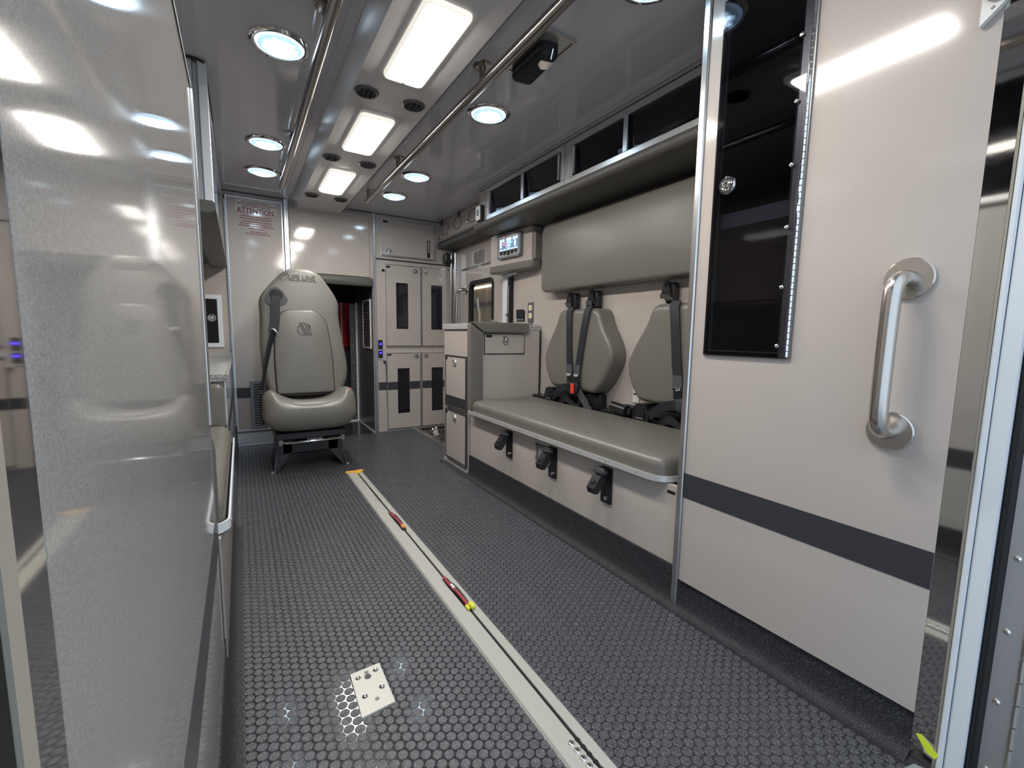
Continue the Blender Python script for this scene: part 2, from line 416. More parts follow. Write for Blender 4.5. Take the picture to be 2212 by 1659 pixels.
# beading of cut coin edges where the sheet meets the cove
# passage to the cab
pa = struct('wall_passage_right', G().box(.955, .97, YF+.02, 4.42, 0, 1.33), 'dsteel'); pa.name = 'wall_passage'
struct('wall_passage', G().box(.31, .335, YF+.02, 4.42, 0, 1.33), 'dsteel')
G().box(.335, .955, YF+.021, 4.42, 1.30, 1.32).build('trim_10', 'blackm')['kind'] = 'structure'
pf = struct('trim_11', G().box(.89, .942, 4.40, 4.42, 0, 1.12), 'dpanel')
for z in np.linspace(.09, 1.05, 7): screws([(.915, 4.40, z)], 'y', pf, .005, 'alu_sat')
for z in np.linspace(.09, 1.05, 7): screws([(.955, 4.36, z)], 'x', pf, .005, 'alu_sat')
struct('trim_12', G().box(.942, .956, 4.385, 4.40, .012, 1.14).box(.335, .956, 4.385, 4.40, 0, .012).box(.948, .954, YF+.02, 4.385, 0, .008), 'white')
struct('wall_cab', G().box(.2, 1.3, 5.6, 5.62, -.3, 1.6).box(1.28, 1.3, 4.42, 5.6, -.3, 1.6).box(.2, .22, 4.42, 5.6, -.3, 1.6).box(.2, 1.3, 4.42, 5.6, 1.58, 1.6).box(.2, 1.3, 4.42, 5.6, -.3, -.28), 'blackm')
t = thing('cab_partition', (.6, 4.9, 0), 'red panel with white upright strip seen through the cab passage', 'panel')
G().box(.55, 1.06, 4.9, 4.92, .70, 1.16).build('red_panel', 'red', t)
G().box(.905, .915, 4.885, 4.90, .72, 1.16).build('white_strip', 'white', t)
t = thing('cab_seat', (.7, 4.75, 0), 'dark grey seat back beyond the cab passage', 'seat')
G().pillow(rect(.45, 1.0, 0, .70, [.02, .02, .1, .1]), mY(4.85), .12, .05).build('backrest', mat('dark_seat_cloth', (.03, .03, .035), .7), t)
# garage outside
struct('floor_garage', G().box(-6, 8, -6, 9, -.82, -.80), 'conc')
gw = struct('wall_garage', G().box(5.2, 5.3, -6, 18, -.8, 4.5), 'tan')
for z in (.15, 1.55): G().box(5.14, 5.2, -6, 18, z, z+.08).build('wall_rail', 'blackm', gw)
t = thing('tube_lamp', (5.17, 9.7, 2.0), 'white fluorescent tube seen through the side door window', 'lamp')
G().tube([(5.17, 9.0, 2.02), (5.17, 10.4, 2.02)], .03, 10).build('tube', mat('fluorescent_tube', (.8, .8, .8), .4, emis=((1, .97, .9), 3)), t)
t = thing('conduit_pipe', (5.1, 9.85, -.8), 'pale bent pipe on the garage wall beyond the side door window', 'pipe')
G().tube([(5.1, 9.85, -.8), (5.1, 9.85, 1.35), (5.1, 9.95, 1.55), (5.1, 9.98, 1.75)], .03, 10).build('pipe', 'white', t)

# ------------------------------------------------------------------ front wall: closet door, panel, header pad
d = sroot('door_2', (.12, YF, 0))
G().pb('y', YF, .02, -.043, .300, .125, 1.788, .002).build('panel', 'lam', d)
g = G(); g.ring('y', YF, .024, -.050, .306, .118, 1.795, .009, .001); g.build('edge_trim', 'alu', d)
G().pb('y', YF, .010, -.052, .306, .020, .100, .001).build('kick_plate', 'alu_sat', d)
G().pb('y', YF, .014, -.052, .306, .002, .016, .001).build('threshold_strip', 'alu', d)
g = G()
for i in range(70): g.tube([(-.054, YF-.012, .16+i*.023), (-.054, YF-.012, .16+i*.023+.020)], .0045, 6)
g.build('hinge', 'alu', d)
G().pb('y', YF, .0015, -.043, .300, .366, .441, 0, .02).build('stripe', 'stripe', d)
g = G().ring('y', YF, .006, .045, .150, .13, .487, .022, .001, .0215); g.build('vent_frame', 'dsteel', d)
for i in range(16): G().box(.067, .128, YF-.027, YF-.021, .157+i*.0195, .157+i*.0195+.009).build('vent_slat', 'dsteel', d)
G().pb('y', YF, .001, .067, .128, .152, .465, 0, .0202).build('vent_backing', 'black', d)
# red printed notice: top strip, large word and lines too small to read
nt_ = G().pb('y', YF, .0006, .012, .262, 1.698, 1.782, 0, .0205).build('notice_film', 'vinyl_clear', d)
text('ATTENTION', .050, lambda u, v, w: (.020+u*.82, YF-.0216-w, 1.690+v), 'notice_heading', 'redprint', d, .0002, bold=.0012)
g = G(); rr = random.Random(3)
lines = [(1.765, .05, .235), (1.750, .022, .258), (1.736, .05, .235), (1.668, .04, .235), (1.652, .033, .243), (1.633, .048, .232), (1.617, .036, .240), (1.603, .028, .255), (1.585, .09, .19), (1.563, .10, .205), (1.549, .065, .225)]
for z, a, b in lines:
    x = a
    while x < b-.008:
        wd = rr.uniform(.005, .022); e = min(x+wd, b); hh = rr.uniform(.0022, .0034); g.pb('y', YF, .0003, x, e, z-hh, z+hh, 0, .0212); x = e+.0022
g.build('notice_small_print', 'redprint', d, 0)
struct('trim_1', G().pb('y', YF, .022, .313, .336, 0, 1.826, .003).pb('y', YF, .012, .336, .344, 1.3, 1.826, .001), 'alu')
struct('trim_13', G().pb('y', YF, .012, -.058, -.053, 0, 1.80), 'rubber')
g = G().box(-.07, .335, YF-.004, YF, ZC-.005, ZC).box(.75, 1.54, YF-.004, YF, ZC-.005, ZC); struct('trim_14', g, 'rubber')
p = thing('front_panel', (.64, YF, 1.3), 'wide glossy beige panel on the front wall above the passage', 'panel')
G().pb('y', YF, .014, .348, .932, 1.309, 1.800, .002).build('panel', 'lam', p)
screws([(.365, YF-.014, 1.60), (.918, YF-.014, 1.58), (.365, YF-.014, 1.335), (.918, YF-.014, 1.335)], 'y', p, .006)
screws([(.375, YF-.014, 1.775)], 'y', p, .006, 'dsteel')
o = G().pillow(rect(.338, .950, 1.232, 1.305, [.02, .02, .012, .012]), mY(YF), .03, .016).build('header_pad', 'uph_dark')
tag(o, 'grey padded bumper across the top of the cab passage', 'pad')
# louvre grille on the passage wall
t = thing('wall_grille', (.955, 4.0, .8), 'tall louvred metal grille on the side wall of the passage', 'vent')
G().ring('x', .955, .008, 3.86, 4.13, .72, 1.14, .014).build('frame', 'white', t)
G().pb('x', .955, .002, 3.874, 4.116, .734, 1.126).build('backing', 'blackm', t)
for i in range(19): G().box(.948, .953, 3.874, 4.116, .745+i*.0202, .745+i*.0202+.008).build('slat', 'alu_sat', t)

# ------------------------------------------------------------------ front tall cabinet (right of the passage)
def windowed_door(par, x0, x1, z0, z1, win, lt, lab=None):
    dd = G().holes('y', YF, .018, x0, x1, z0, z1, [win]).build('door', 'lam', par, 0)
    G().pb('y', YF, .004, win[0], win[1], win[2], win[3], 0, .012).build('pane', 'tint', dd)
    G().ring('y', YF, .020, x0-.007, x1+.007, z0-.007, z1+.007, .007).build('door_edge', 'alu', par)
    if lt: latch((lt[0], YF-.018, lt[1]), 'y', dd)
    if lab: G().pb('y', YF, .0012, *lab, 0, .018).build('label_plate', 'label', dd)
    return dd
tc = thing('tall_cabinet', (1.32, YF, 0), 'tall beige cabinet with four windowed doors and grey stripe, right of passage', 'cabinet')
W4 = [(1.146, 1.250, .893, 1.282), (1.460, 1.566, .893, 1.282), (1.150, 1.256, .158, .553), (1.462, 1.570, .158, .553)]
G().holes('y', YF, .004, .985, 1.70, .012, 1.462, W4).build('face_frame', 'lam', tc, 0)
windowed_door(tc, 1.062, 1.358, .752, 1.424, W4[0], (1.314, 1.389), (1.064, 1.098, 1.400, 1.416))
windowed_door(tc, 1.378, 1.665, .752, 1.424, W4[1], (1.407, 1.392))
dl = windowed_door(tc, 1.062, 1.352, .030, .682, W4[2], (1.318, .657), (1.064, 1.098, .664, .678))
dr = windowed_door(tc, 1.374, 1.665, .030, .682, W4[3], (1.410, .660))
for (a, b) in ((.990, 1.055), (1.062, 1.150), (1.256, 1.352), (1.374, 1.462), (1.570, 1.665)):
    G().pb('y', YF, .001, a, b, .368, .436, 0, .018 if a > 1.06 else .004).build('stripe', 'stripe', tc)
# interior: real box with shelves behind the tinted panes
g = G().box(.985, 1.70, 4.15, 4.16, 0, 1.46).box(.985, .99, YF+.02, 4.16, 0, 1.46).box(1.695, 1.70, YF+.02, 4.16, 0, 1.46).box(.985, 1.70, YF+.02, 4.16, 1.45, 1.46).box(.985, 1.70, YF+.02, 4.16, 0, .01)
g.build('carcass', 'inside', tc)
for z in (1.075, .375): G().box(.99, 1.695, YF+.022, 4.15, z, z+.045).build('shelf', 'shelf', tc)
g = G()
for i in range(28): g.tube([(1.678, YF-.008, .78+i*.023), (1.678, YF-.008, .78+i*.023+.020)], .004, 6)
g.build('hinge', 'alu', tc)
for z in (1.376, .612): G().lathe((1.040, YF-.004, z), (0, -1, 0), [(.011, 0), (.011, .014), (.007, .018)], 12).build('bumper', 'black', tc)
G().tube([(1.050, YF-.01, .60), (1.054, YF-.014, .50), (1.056, YF-.012, .30), (1.058, YF-.012, .03)], .0022, 6).build('cable', 'black', tc)
struct('trim_2', G().box(.958, .984, YF-.012, YF+.012, 0, 1.828, .004), 'alu')
struct('trim_3', G().pb('y', YF, .010, .985, 1.66, .002, .014), 'alu_sat')
for z, lb in ((.715, 'upper'), (.640, 'lower')):
    t = thing('rocker_switch', (1.010, YF-.004, z-.02), 'small black rocker with glowing blue lamp, %s of the pair on the tall cabinet' % lb, 'switch', 'lit rockers on the tall cabinet')
    G().pb('y', YF, .008, .990, 1.026, z, z+.082 if lb == 'upper' else z+.070, .002, .0045).build('housing', 'black', t)
    G().pb('y', YF, .003, .992, 1.024, z+.034, z+.064, .001, .0125).build('lens', 'bluelens', t)
    G().lathe((1.008, YF-.0155, z+.048), (0, -1, 0), [(.006, 0), (.0045, .002)], 12).build('pilot_lamp', 'blue', t)
    G().pb('y', YF, .010, .990, 1.026, z-.006, z, .001, .0045).build('lower_bezel', 'white', t)
uc = thing('upper_cabinet', (1.25, YF, 1.47), 'beige top cupboard with one latched door below the ceiling, above tall cabinet', 'cabinet')
G().pb('y', YF, .004, .985, 1.70, 1.472, 1.826).build('face_frame', 'lam', uc)
dd = G().pb('y', YF, .014, 1.040, 1.488, 1.505, 1.786, .001, .004).build('door', 'lam', uc)
G().ring('y', YF, .018, 1.030, 1.500, 1.495, 1.796, .010, .001).build('door_edge', 'alu', uc)
latch((1.089, YF-.018, 1.536), 'y', dd, .022)
G().pb('y', YF, .001, 1.044, 1.082, 1.764, 1.781, 0, .018).build('label_plate', 'label', dd)
g = G().pb('y', YF, .004, 1.425, 1.450, 1.515, 1.660, .001, .018); gg = g.build('gauge', 'black', dd)
G().pb('y', YF, .001, 1.431, 1.444, 1.556, 1.652, 0, .022).build('gauge_scale', 'alu_sat', dd)
G().pb('y', YF, .012, .985, 1.68, 1.464, 1.471).build('lower_seam', 'rubber', uc)

# ------------------------------------------------------------------ stepwell and side door
sw = struct('floor_stepwell', G().box(1.31, 1.74, 2.78, 3.78, -.26, -.25).box(1.30, 1.31, 2.78, 3.78, -.25, -.021), 'diamond')
struct('wall_stepwell', G().box(1.31, 1.74, 3.781, 3.79, -.25, -.002).box(1.31, 1.74, 2.77, 2.779, -.25, 0), 'diamond')
struct('trim_4', G().box(1.290, 1.318, 2.78, 3.775, .0005, .006, .002).box(1.322, 1.328, 2.78, 3.775, -.02, .003, .001).box(1.340, 1.346, 2.78, 3.775, -.02, .001, .001), 'alu')
t = thing('step_light', (1.55, 3.775, -.12), 'small round chrome step lamp in the diamond plate stepwell', 'lamp')
G().lathe((1.50, 3.78, -.05), (0, -1, 0), [(.05, 0), (.05, .006), (.042, .012), (.036, .010), (.03, .006), (.006, .008)], 24).build('bezel', 'chrome', t)
G().lathe((1.50, 3.769, -.05), (0, -1, 0), [(.024, 0), (.02, .004)], 20).build('lens', 'white', t)
d1 = sroot('door_1', (XW, 3.2, 0))
G().holes('x', XW+.03, .03, 2.815, 3.60, -.24, 1.40, [(3.03, 3.43, .72, 1.285)]).build('panel', 'lam', d1)
gk = rect(3.012, 3.448, .705, 1.30, .07, 8); gi = rect(3.045, 3.415, .735, 1.27, .05, 8)
g = G()
k = len(rpoly([(0, 0), (1, 0), (1, 1), (0, 1)], .1, 8)); A = rpoly([(3.012, .705), (3.448, .705), (3.448, 1.30), (3.012, 1.30)], .07, 8); B = rpoly([(3.042, .735), (3.418, .735), (3.418, 1.27), (3.042, 1.27)], .05, 8)
vs = [(XW-.006, *p) for p in A]+[(XW-.006, *p) for p in B]+[(XW+.03, *p) for p in A]+[(XW+.03, *p) for p in B]; n = len(A)
fs = []
for i in range(n):
    j = (i+1) % n; fs += [(i, j, n+j, n+i), (i, j, 2*n+j, 2*n+i), (n+i, n+j, 3*n+j, 3*n+i), (2*n+i, 2*n+j, 3*n+j, 3*n+i)]
g.add(vs, fs).build('window_gasket', 'rubber', d1)
G().prism(B, mX(XW+.016), 0, .004).build('window_pane', 'smoke', d1)
g = G().tube(spline([(XW, 3.50, 1.235), (XW-.045, 3.51, 1.235), (XW-.068, 3.53, 1.215), (XW-.072, 3.54, 1.16), (XW-.072, 3.56, .80), (XW-.045, 3.565, .74), (XW, 3.565, .735)], 8), .015, 12)
gh = g.build('grab_handle', 'steel', d1, 60)
G().lathe((XW, 3.50, 1.235), (-1, 0, 0), [(.036, 0), (.036, .004), (.020, .006)], 20).build('flange', 'steel', gh)
G().lathe((XW, 3.565, .735), (-1, 0, 0), [(.036, 0), (.036, .004), (.020, .006)], 20).build('flange', 'steel', gh)
g = G().pb('x', XW, .03, 2.90, 3.00, .90, .955, .01); g.tube([(XW-.03, 2.99, .93), (XW-.055, 2.95, .965), (XW-.045, 2.90, .935)], .008, 8); g.build('door_latch', 'chrome', d1)
G().pb('x', XW, .004, 3.02, 3.04, 1.04, 1.06, .001).build('lock_button', 'chrome', d1)
G().pb('x', XW, .02, 2.818, 2.850, .6, 1.398, .003).build('edge_trim', 'whitep', d1)
G().pb('x', XW, .022, 2.830, 2.860, 1.385, 1.41, .003).build('reflector', 'red', d1)
struct('trim_5', G().pb('x', XW, .035, 2.755, 2.805, -.2, 1.46, .004), 'whitep')
struct('trim_6', G().box(XW-.06, XW, 3.69, 3.72, -.2, 1.55, .004).box(XW-.055, XW, 3.62, 3.67, -.2, 1.56, .004), 'alu')
struct('trim_15', G().box(XW-.03, XW-.001, 2.725, 2.752, .93, 1.262), 'blackm')
t = thing('gas_strut', (XW, 2.74, 1.0), 'slim gas strut with white end lever beside the side door', 'strut')
G().tube([(XW-.034, 2.742, .93), (XW-.034, 2.742, 1.20)], .009, 10).build('cylinder', 'dsteel', t)
G().tube([(XW-.034, 2.742, 1.20), (XW-.034, 2.742, 1.29)], .006, 10).build('rod', 'chrome', t)
G().box(XW-.045, XW-.02, 2.64, 2.72, 1.275, 1.297, .008).box(XW-.047, XW-.018, 2.725, 2.755, 1.268, 1.305, .004).build('lever', 'white', t)
G().box(XW-.05, XW-.02, 2.727, 2.757, .99, 1.01, .003).build('clip', 'chrome', t)
t = thing('wall_plaque', (XW, 3.27, 1.41), 'small clear acrylic plaque with pale edges above the side door', 'plaque')
G().pb('x', XW, .002, 3.16, 3.36, 1.425, 1.53).build('plate', 'acr', t)
G().pb('x', XW, .004, 3.155, 3.160, 1.42, 1.535).pb('x', XW, .004, 3.360, 3.365, 1.42, 1.535).pb('x', XW, .004, 3.16, 3.36, 1.42, 1.425).build('edge', 'white', t)
t = thing('door_speaker', (1.60, YF-.004, 1.50), 'small black angled speaker under the padded edge in the front corner', 'speaker')
G().box(1.565, 1.615, 3.69, 3.76, 1.475, 1.565, .012).build('housing', 'black', t)
G().lathe((1.590, 3.69, 1.50), (-.3, -1, -.2), [(.022, 0), (.022, .012), (.016, .014), (.004, .01)], 16).build('lens', 'blackm', t)

# ------------------------------------------------------------------ overhead: compartment over the door
oc = thing('door_compartment', (1.6, 3.37, 1.65), 'shallow grey cupboard over the side door with three oval recesses', 'cabinet')
G().box(1.545, XW, 2.775, YF-.005, 1.66, ZC-.002).build('body', 'lam', oc)
pl = G().pb('x', 1.545, .012, 3.00, YF-.03, 1.672, 1.808, .001).build('door', 'lam', oc)
for y in (3.62, 3.36, 3.09):
    out = rpoly([(y-.07, 1.70), (y+.07, 1.70), (y+.07, 1.79), (y-.07, 1.79)], .045, 6)
    G().tube([(1.5325, u, v) for u, v in out], .0028, 6, closed=True).build('oval_recess', 'stripe', pl)
latch((1.533, 3.175, 1.715), 'x', pl, .015)
G().box(1.522, 1.546, 2.79, YF-.012, 1.652, 1.665, .003).build('lower_lip', 'alu', oc)
for y in (3.68, 3.33): G().box(1.520, 1.534, y-.014, y+.014, 1.79, 1.826, .003).build('catch', 'vent', oc)
G().box(1.53, 1.534, 3.742, 3.752, 1.675, 1.70).build('label_plate', 'label', oc)
# ------------------------------------------------------------------ right overhead cabinets and padded edge
XO = 1.425
oh = thing('overhead_cabinet', (1.55, 1.8, 1.6), 'long aluminium framed overhead cabinet with dark sliding windows above bench', 'cabinet')
G().box(XO+.002, XW, 2.765, 2.77, 1.60, ZC-.002).box(XO+.002, XW, .88, .885, 1.60, ZC-.002).box(XO+.002, XW, .885, 2.765, 1.60, 1.605).box(XW-.006, XW, .885, 2.765, 1.605, ZC-.002).box(XO+.02, XW, 1.812, 1.824, 1.605, ZC-.002).build('carcass', 'inside2', oh)
G().box(XO, XO+.012, 2.655, 2.772, 1.60, 1.815).build('end_panel', 'lam', oh)
for a, b, mid in ((1.838, 2.652, 2.228), (.885, 1.802, 1.427)):
    fr = G().ring('x', XO+.012, .020, a, b, 1.605, 1.806, .029, .002).build('frame', 'alu', oh)
    G().box(XO-.006, XO+.004, a, b, 1.612, 1.628, .002).build('track', 'alu', fr)
    for ya, yb_, o_ in ((a+.029, mid+.02, .006), (mid-.02, b-.029, .002)):   # panes lean out a little at the top
        G().prism([(XO+.012+o_, 1.630), (XO+.015+o_, 1.630), (XO+.006+o_, 1.780), (XO+.003+o_, 1.780)], lambda u, v, w_: (u, w_, v), ya, yb_).build('sliding_pane', 'tint', fr)
    G().box(XO-.008, XO+.004, mid-.012, mid+.012, 1.634, 1.777, .002).build('centre_stile', 'alu', fr)
    for yy in ((b-.042), (a+.042)):
        G().box(XO-.014, XO, yy-.007, yy+.007, 1.640, 1.770, .003).build('pull', 'chrome', fr)
G().box(XO-.006, XO+.010, 1.804, 1.836, 1.605, 1.806, .002).build('divider', 'alu', oh)
G().box(XO-.003, XO+.006, .885, 2.75, 1.808, 1.827).build('top_hinge', 'alu_sat', oh)
g = G()
for i in range(93): g.tube([(XO-.002, .89+i*.020, 1.812), (XO-.002, .89+i*.020+.017, 1.812)], .0035, 5)
g.build('hinge_knuckles', 'vent', oh)
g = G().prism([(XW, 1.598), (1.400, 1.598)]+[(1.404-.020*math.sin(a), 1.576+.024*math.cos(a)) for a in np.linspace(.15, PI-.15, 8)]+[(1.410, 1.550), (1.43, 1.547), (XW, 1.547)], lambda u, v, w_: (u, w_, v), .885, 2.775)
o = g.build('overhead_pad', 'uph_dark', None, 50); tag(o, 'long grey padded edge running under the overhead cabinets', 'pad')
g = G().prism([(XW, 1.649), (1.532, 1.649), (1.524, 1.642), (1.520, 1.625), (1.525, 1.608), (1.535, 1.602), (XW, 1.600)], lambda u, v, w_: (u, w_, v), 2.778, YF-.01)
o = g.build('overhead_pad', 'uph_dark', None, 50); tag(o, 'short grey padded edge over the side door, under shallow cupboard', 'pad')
t = thing('wall_thermostat', (XO, 2.73, 1.61), 'small white control unit with black side at the overhead cabinet end', 'thermostat')
G().box(XO-.030, XO-.001, 2.695, 2.765, 1.612, 1.712, .003).build('body', 'black', t)
G().box(XO-.034, XO-.030, 2.699, 2.761, 1.616, 1.708, .001).build('faceplate', 'white', t)
G().box(XO-.0345, XO-.0335, 2.715, 2.745, 1.645, 1.685).build('display', 'bezel', t)

# ------------------------------------------------------------------ monitor console in the corner
t = thing('monitor_console', (1.5, 2.45, 1.25), 'beige corner console with lit display and padded lower edge', 'console')
A_, B_ = Vector((1.330, 2.445)), Vector((1.365, 1.975))
# plan: left point, right point of the face, then back to the wall
Lp, Rp = Vector((1.555, 2.84)), Vector((1.602, 2.385))
plan = [tuple(Lp), (XW-.002, 2.85), (XW-.002, 2.385), tuple(Rp)]
G().prism(plan, mU(0), 1.335, 1.545).build('cabinet', 'lam', t)
dv = (Rp-Lp).normalized(); nv = Vector((dv.y, -dv.x));  nv = -nv if nv.x > 0 else nv
def mM(u, v, w_):
    u = .112+(u-.085)*1.06; v = 1.372+(v-1.318)*.87
    q = Lp+dv*u+nv*w_; return (q.x, q.y, v)
Lf = (Rp-Lp).length
planp = [tuple(Lp+nv*.014-dv*.010), (XW-.002, 2.86), (XW-.002, 2.374), tuple(Rp+nv*.014+dv*.010)]
ce_ = Vector((1.55, 2.42))
G().pillow(dense(rpoly(planp, .03, 4), .08), lambda u, v, w_: (u, v, 1.334-w_), .048, .012, .002).build('lower_pad', 'uph', t, 50)
G().box(1.606, XW-.002, 2.362, 2.384, 1.335, 1.545, .008).build('side_pad', 'uph', t)
bz = rpoly([(.085, 1.318), (.325, 1.318), (.325, 1.500), (.085, 1.500)], .018, 5)
m_ = G().prism(bz, mM, 0, .022).build('display', 'bezel', t)
G().prism(rpoly([(.098, 1.330), (.315, 1.330), (.315, 1.49), (.098, 1.49)], .012, 4), mM, .022, .024).build('display_face', mat('light_bezel', (.34, .34, .36), .4), m_)
G().prism([(.110, 1.376), (.302, 1.376), (.302, 1.468), (.110, 1.468)], mM, .024, .0250).build('screen', 'screen', m_)
def scr(m, rects):
    g = G()
    for (a, b, c, d_) in rects: g.prism([(.110+a*.192, 1.376+b*.092), (.110+c*.192, 1.376+b*.092), (.110+c*.192, 1.376+d_*.092), (.110+a*.192, 1.376+d_*.092)], mM, .025, .0254)
    g.build('screen_icons', m, m_)
scr('scr_w', [(.04, .25, .12, .95), (.17, .72, .27, .95), (.38, .80, .66, .97), (.74, .75, .84, .98), (.88, .78, .98, .98), (.40, .18, .60, .22)])
scr('scr_c', [(.02, .02, .18, .12), (.22, .02, .38, .12), (.42, .02, .58, .12), (.62, .02, .78, .12), (.82, .02, .98, .12), (.80, .22, .90, .70)])
scr('scr_b', [(.40, .50, .64, .77), (.44, .28, .64, .46)])
scr('scr_r', [(.34, .28, .43, .48), (.20, .45, .30, .62), (.31, .58, .38, .70)])
scr('scr_g', [(.66, .52, .72, .62)])
for i in range(5):
    u = .115+i*.038; dz = .010*(1-abs(i-2)/2)
    G().prism([(u, 1.372), (u+.030, 1.372), (u+.027, 1.348-dz), (u+.004, 1.348-dz)], mM, .024, .027).build('button', 'black', m_)
G().prism([(.12, 1.474), (.30, 1.474), (.26, 1.498), (.17, 1.498)], mM, .024, .026).build('badge', 'alu_sat', m_)
G().prism([(.168, 1.478), (.184, 1.478), (.184, 1.494), (.168, 1.494)], mM, .026, .0265).build('badge_emblem', 'cable_red', m_)
text('LIFE LINE', .011, lambda u, v, w_: mM(.188+u, 1.482+v, .0262+w_), 'badge_lettering', 'label', m_, .0002)
for u, v in ((.093, 1.326), (.317, 1.326)): G().lathe(mM(u, v, .022), (nv.x, nv.y, 0), [(.005, 0), (.004, .003)], 10).build('corner_screw', 'black', m_)

# ------------------------------------------------------------------ bench
be = thing('bench', (1.4, 1.6, 0), 'long squad bench with beige front and grey vinyl cushion', 'bench')
G().box(1.166, 1.182, .865, 2.366, .118, .385, .001).build('front_panel', 'lam_matte', be)
out = rpoly([(1.142, .915), (1.142, 2.330), (XW-.004, 2.330), (XW-.004, .915)], [.09, .03, .002, .002], 8)
G().prism(out, mU(0), .386, .397).build('seat_board', 'blackm', be)
ed = rpoly([(1.133, .903), (1.133, 2.337)], .01, 1)
pth = [(1.134, 2.335, .399)]+[(1.134, y, .399) for y in np.linspace(2.2, 1.0, 8)]+[(1.134+.07*(1-math.cos(a)), .975-.07*math.sin(a), .399) for a in np.linspace(.1, PI/2, 7)]+[(1.45, .905, .399)]
G().ribbon(pth, (0, 0, .020), .005).build('edge_rail', 'rail', be)
screws([(1.1305, y, .399) for y in np.linspace(2.2, 1.02, 9)], 'x', be, .0020, 'vent')
cu = dense(rpoly([(1.138, .918), (1.138, 2.305), (1.215, 2.338), (1.60, 2.338), (1.60, .918)], [.05, .05, .10, .03, .03], 7), .05)
G().pillow(cu, mU(.398), .072, .032, .006, 6, 6).build('cushion', 'uph', be, 70)
G().box(1.605, XW-.003, .89, 2.355, .36, .40).build('back_gap', 'blackm', be)
G().box(1.615, XW-.002, .89, 2.366, .40, .475, .003).build('back_ledge', 'black', be)
pd = G().ring('x', 1.165, .006, 1.545, 1.668, .272, .356, .007, .003).build('paddle_frame', 'chrome', be)
G().pb('x', 1.165, .003, 1.552, 1.661, .279, .349).build('paddle', 'dsteel', pd)
G().box(1.158, 1.163, 1.575, 1.64, .290, .338, .002).build('paddle_lever', 'alu_sat', pd)
G().box(1.1655, 1.1645, .885, .915, .356, .365).build('label_plate', 'label', be)
def bracket(y, label):
    t = thing('belt_bracket', (1.165, y, .24), label, 'bracket', 'belt brackets on the bench front')
    pr = [(y-.028, .226), (y+.028, .226), (y+.028, .366), (y-.028, .366)]
    G().prism(rpoly(pr, .004, 2), mX(1.1655), 0, .006).build('plate', 'black', t)
    # angled buckle hanging off the plate
    g = G().prism([(1.158, .364), (1.140, .364), (1.088, .296), (1.094, .274), (1.112, .272), (1.158, .335)], lambda u, v, w_: (u, w_, v), y-.010, y+.030)
    b = g.build('buckle', 'black', t, 20)
    G().box(1.096, 1.125, y+.000, y+.020, .292, .322, .004).build('buckle_cover', 'blackm', b)
    G().tube([(1.150, y+.030, .350), (1.130, y+.033, .350), (1.122, y+.012, .352), (1.130, y-.012, .350), (1.150, y-.012, .350)], .007, 8).build('pivot', 'stripe', t)
    G().lathe((1.1595, y-.002, .245), (-1, 0, 0), [(.0085, 0), (.0085, .005), (.004, .006)], 6).build('bolt', 'chrome', t)
    return t
b0 = bracket(1.905, 'black belt bracket under bench edge, nearest the end cabinet')
dup(b0, (0, -.375, 0), 'black belt bracket beside the recessed paddle latch, middle of bench front')
dup(b0, (0, -.715, 0), 'black belt bracket under bench edge, nearest the tall corner cabinet')

# ------------------------------------------------------------------ backrests, wall pad, harnesses
def backrest(cy, label):
    o_ = [(cy-.165, .552), (cy-.235, .62), (cy-.295, .74), (cy-.275, .82), (cy-.205, .92), (cy-.175, 1.005), (cy+.150, 1.005), (cy+.180, .92), (cy+.250, .82), (cy+.295, .73), (cy+.270, .64), (cy+.215, .56)]
    out = dense(rpoly(o_, [.03, .05, .06, .09, .09, .05, .05, .09, .09, .06, .05, .03], 6), .035)
    o = G().pillow(out, mX(XW-.002), .105, .030, .010, 6, 6).build('back_cushion', 'uph', None, 70)
    tag(o, label, 'backrest', 'bench backrests'); return o
backrest(1.905, 'hexagonal grey backrest with two straps, beside the end cabinet')
backrest(1.225, 'hexagonal grey backrest partly behind the tall corner cabinet')
o = G().pillow(dense(rpoly([(.90, 1.118), (2.275, 1.118), (2.275, 1.512), (.90, 1.520)], [.03, .05, .05, .03], 6), .08), mX(XW-.002), .085, .022, .006).build('wall_pad', 'uph', None, 70)
tag(o, 'large rectangular grey pad on the wall above the backrests', 'pad')
def anchor(g1, t, y, z):
    g1.box(XW-.050, XW-.001, y-.022, y+.022, z-.075, z+.01, .010)
    return g1
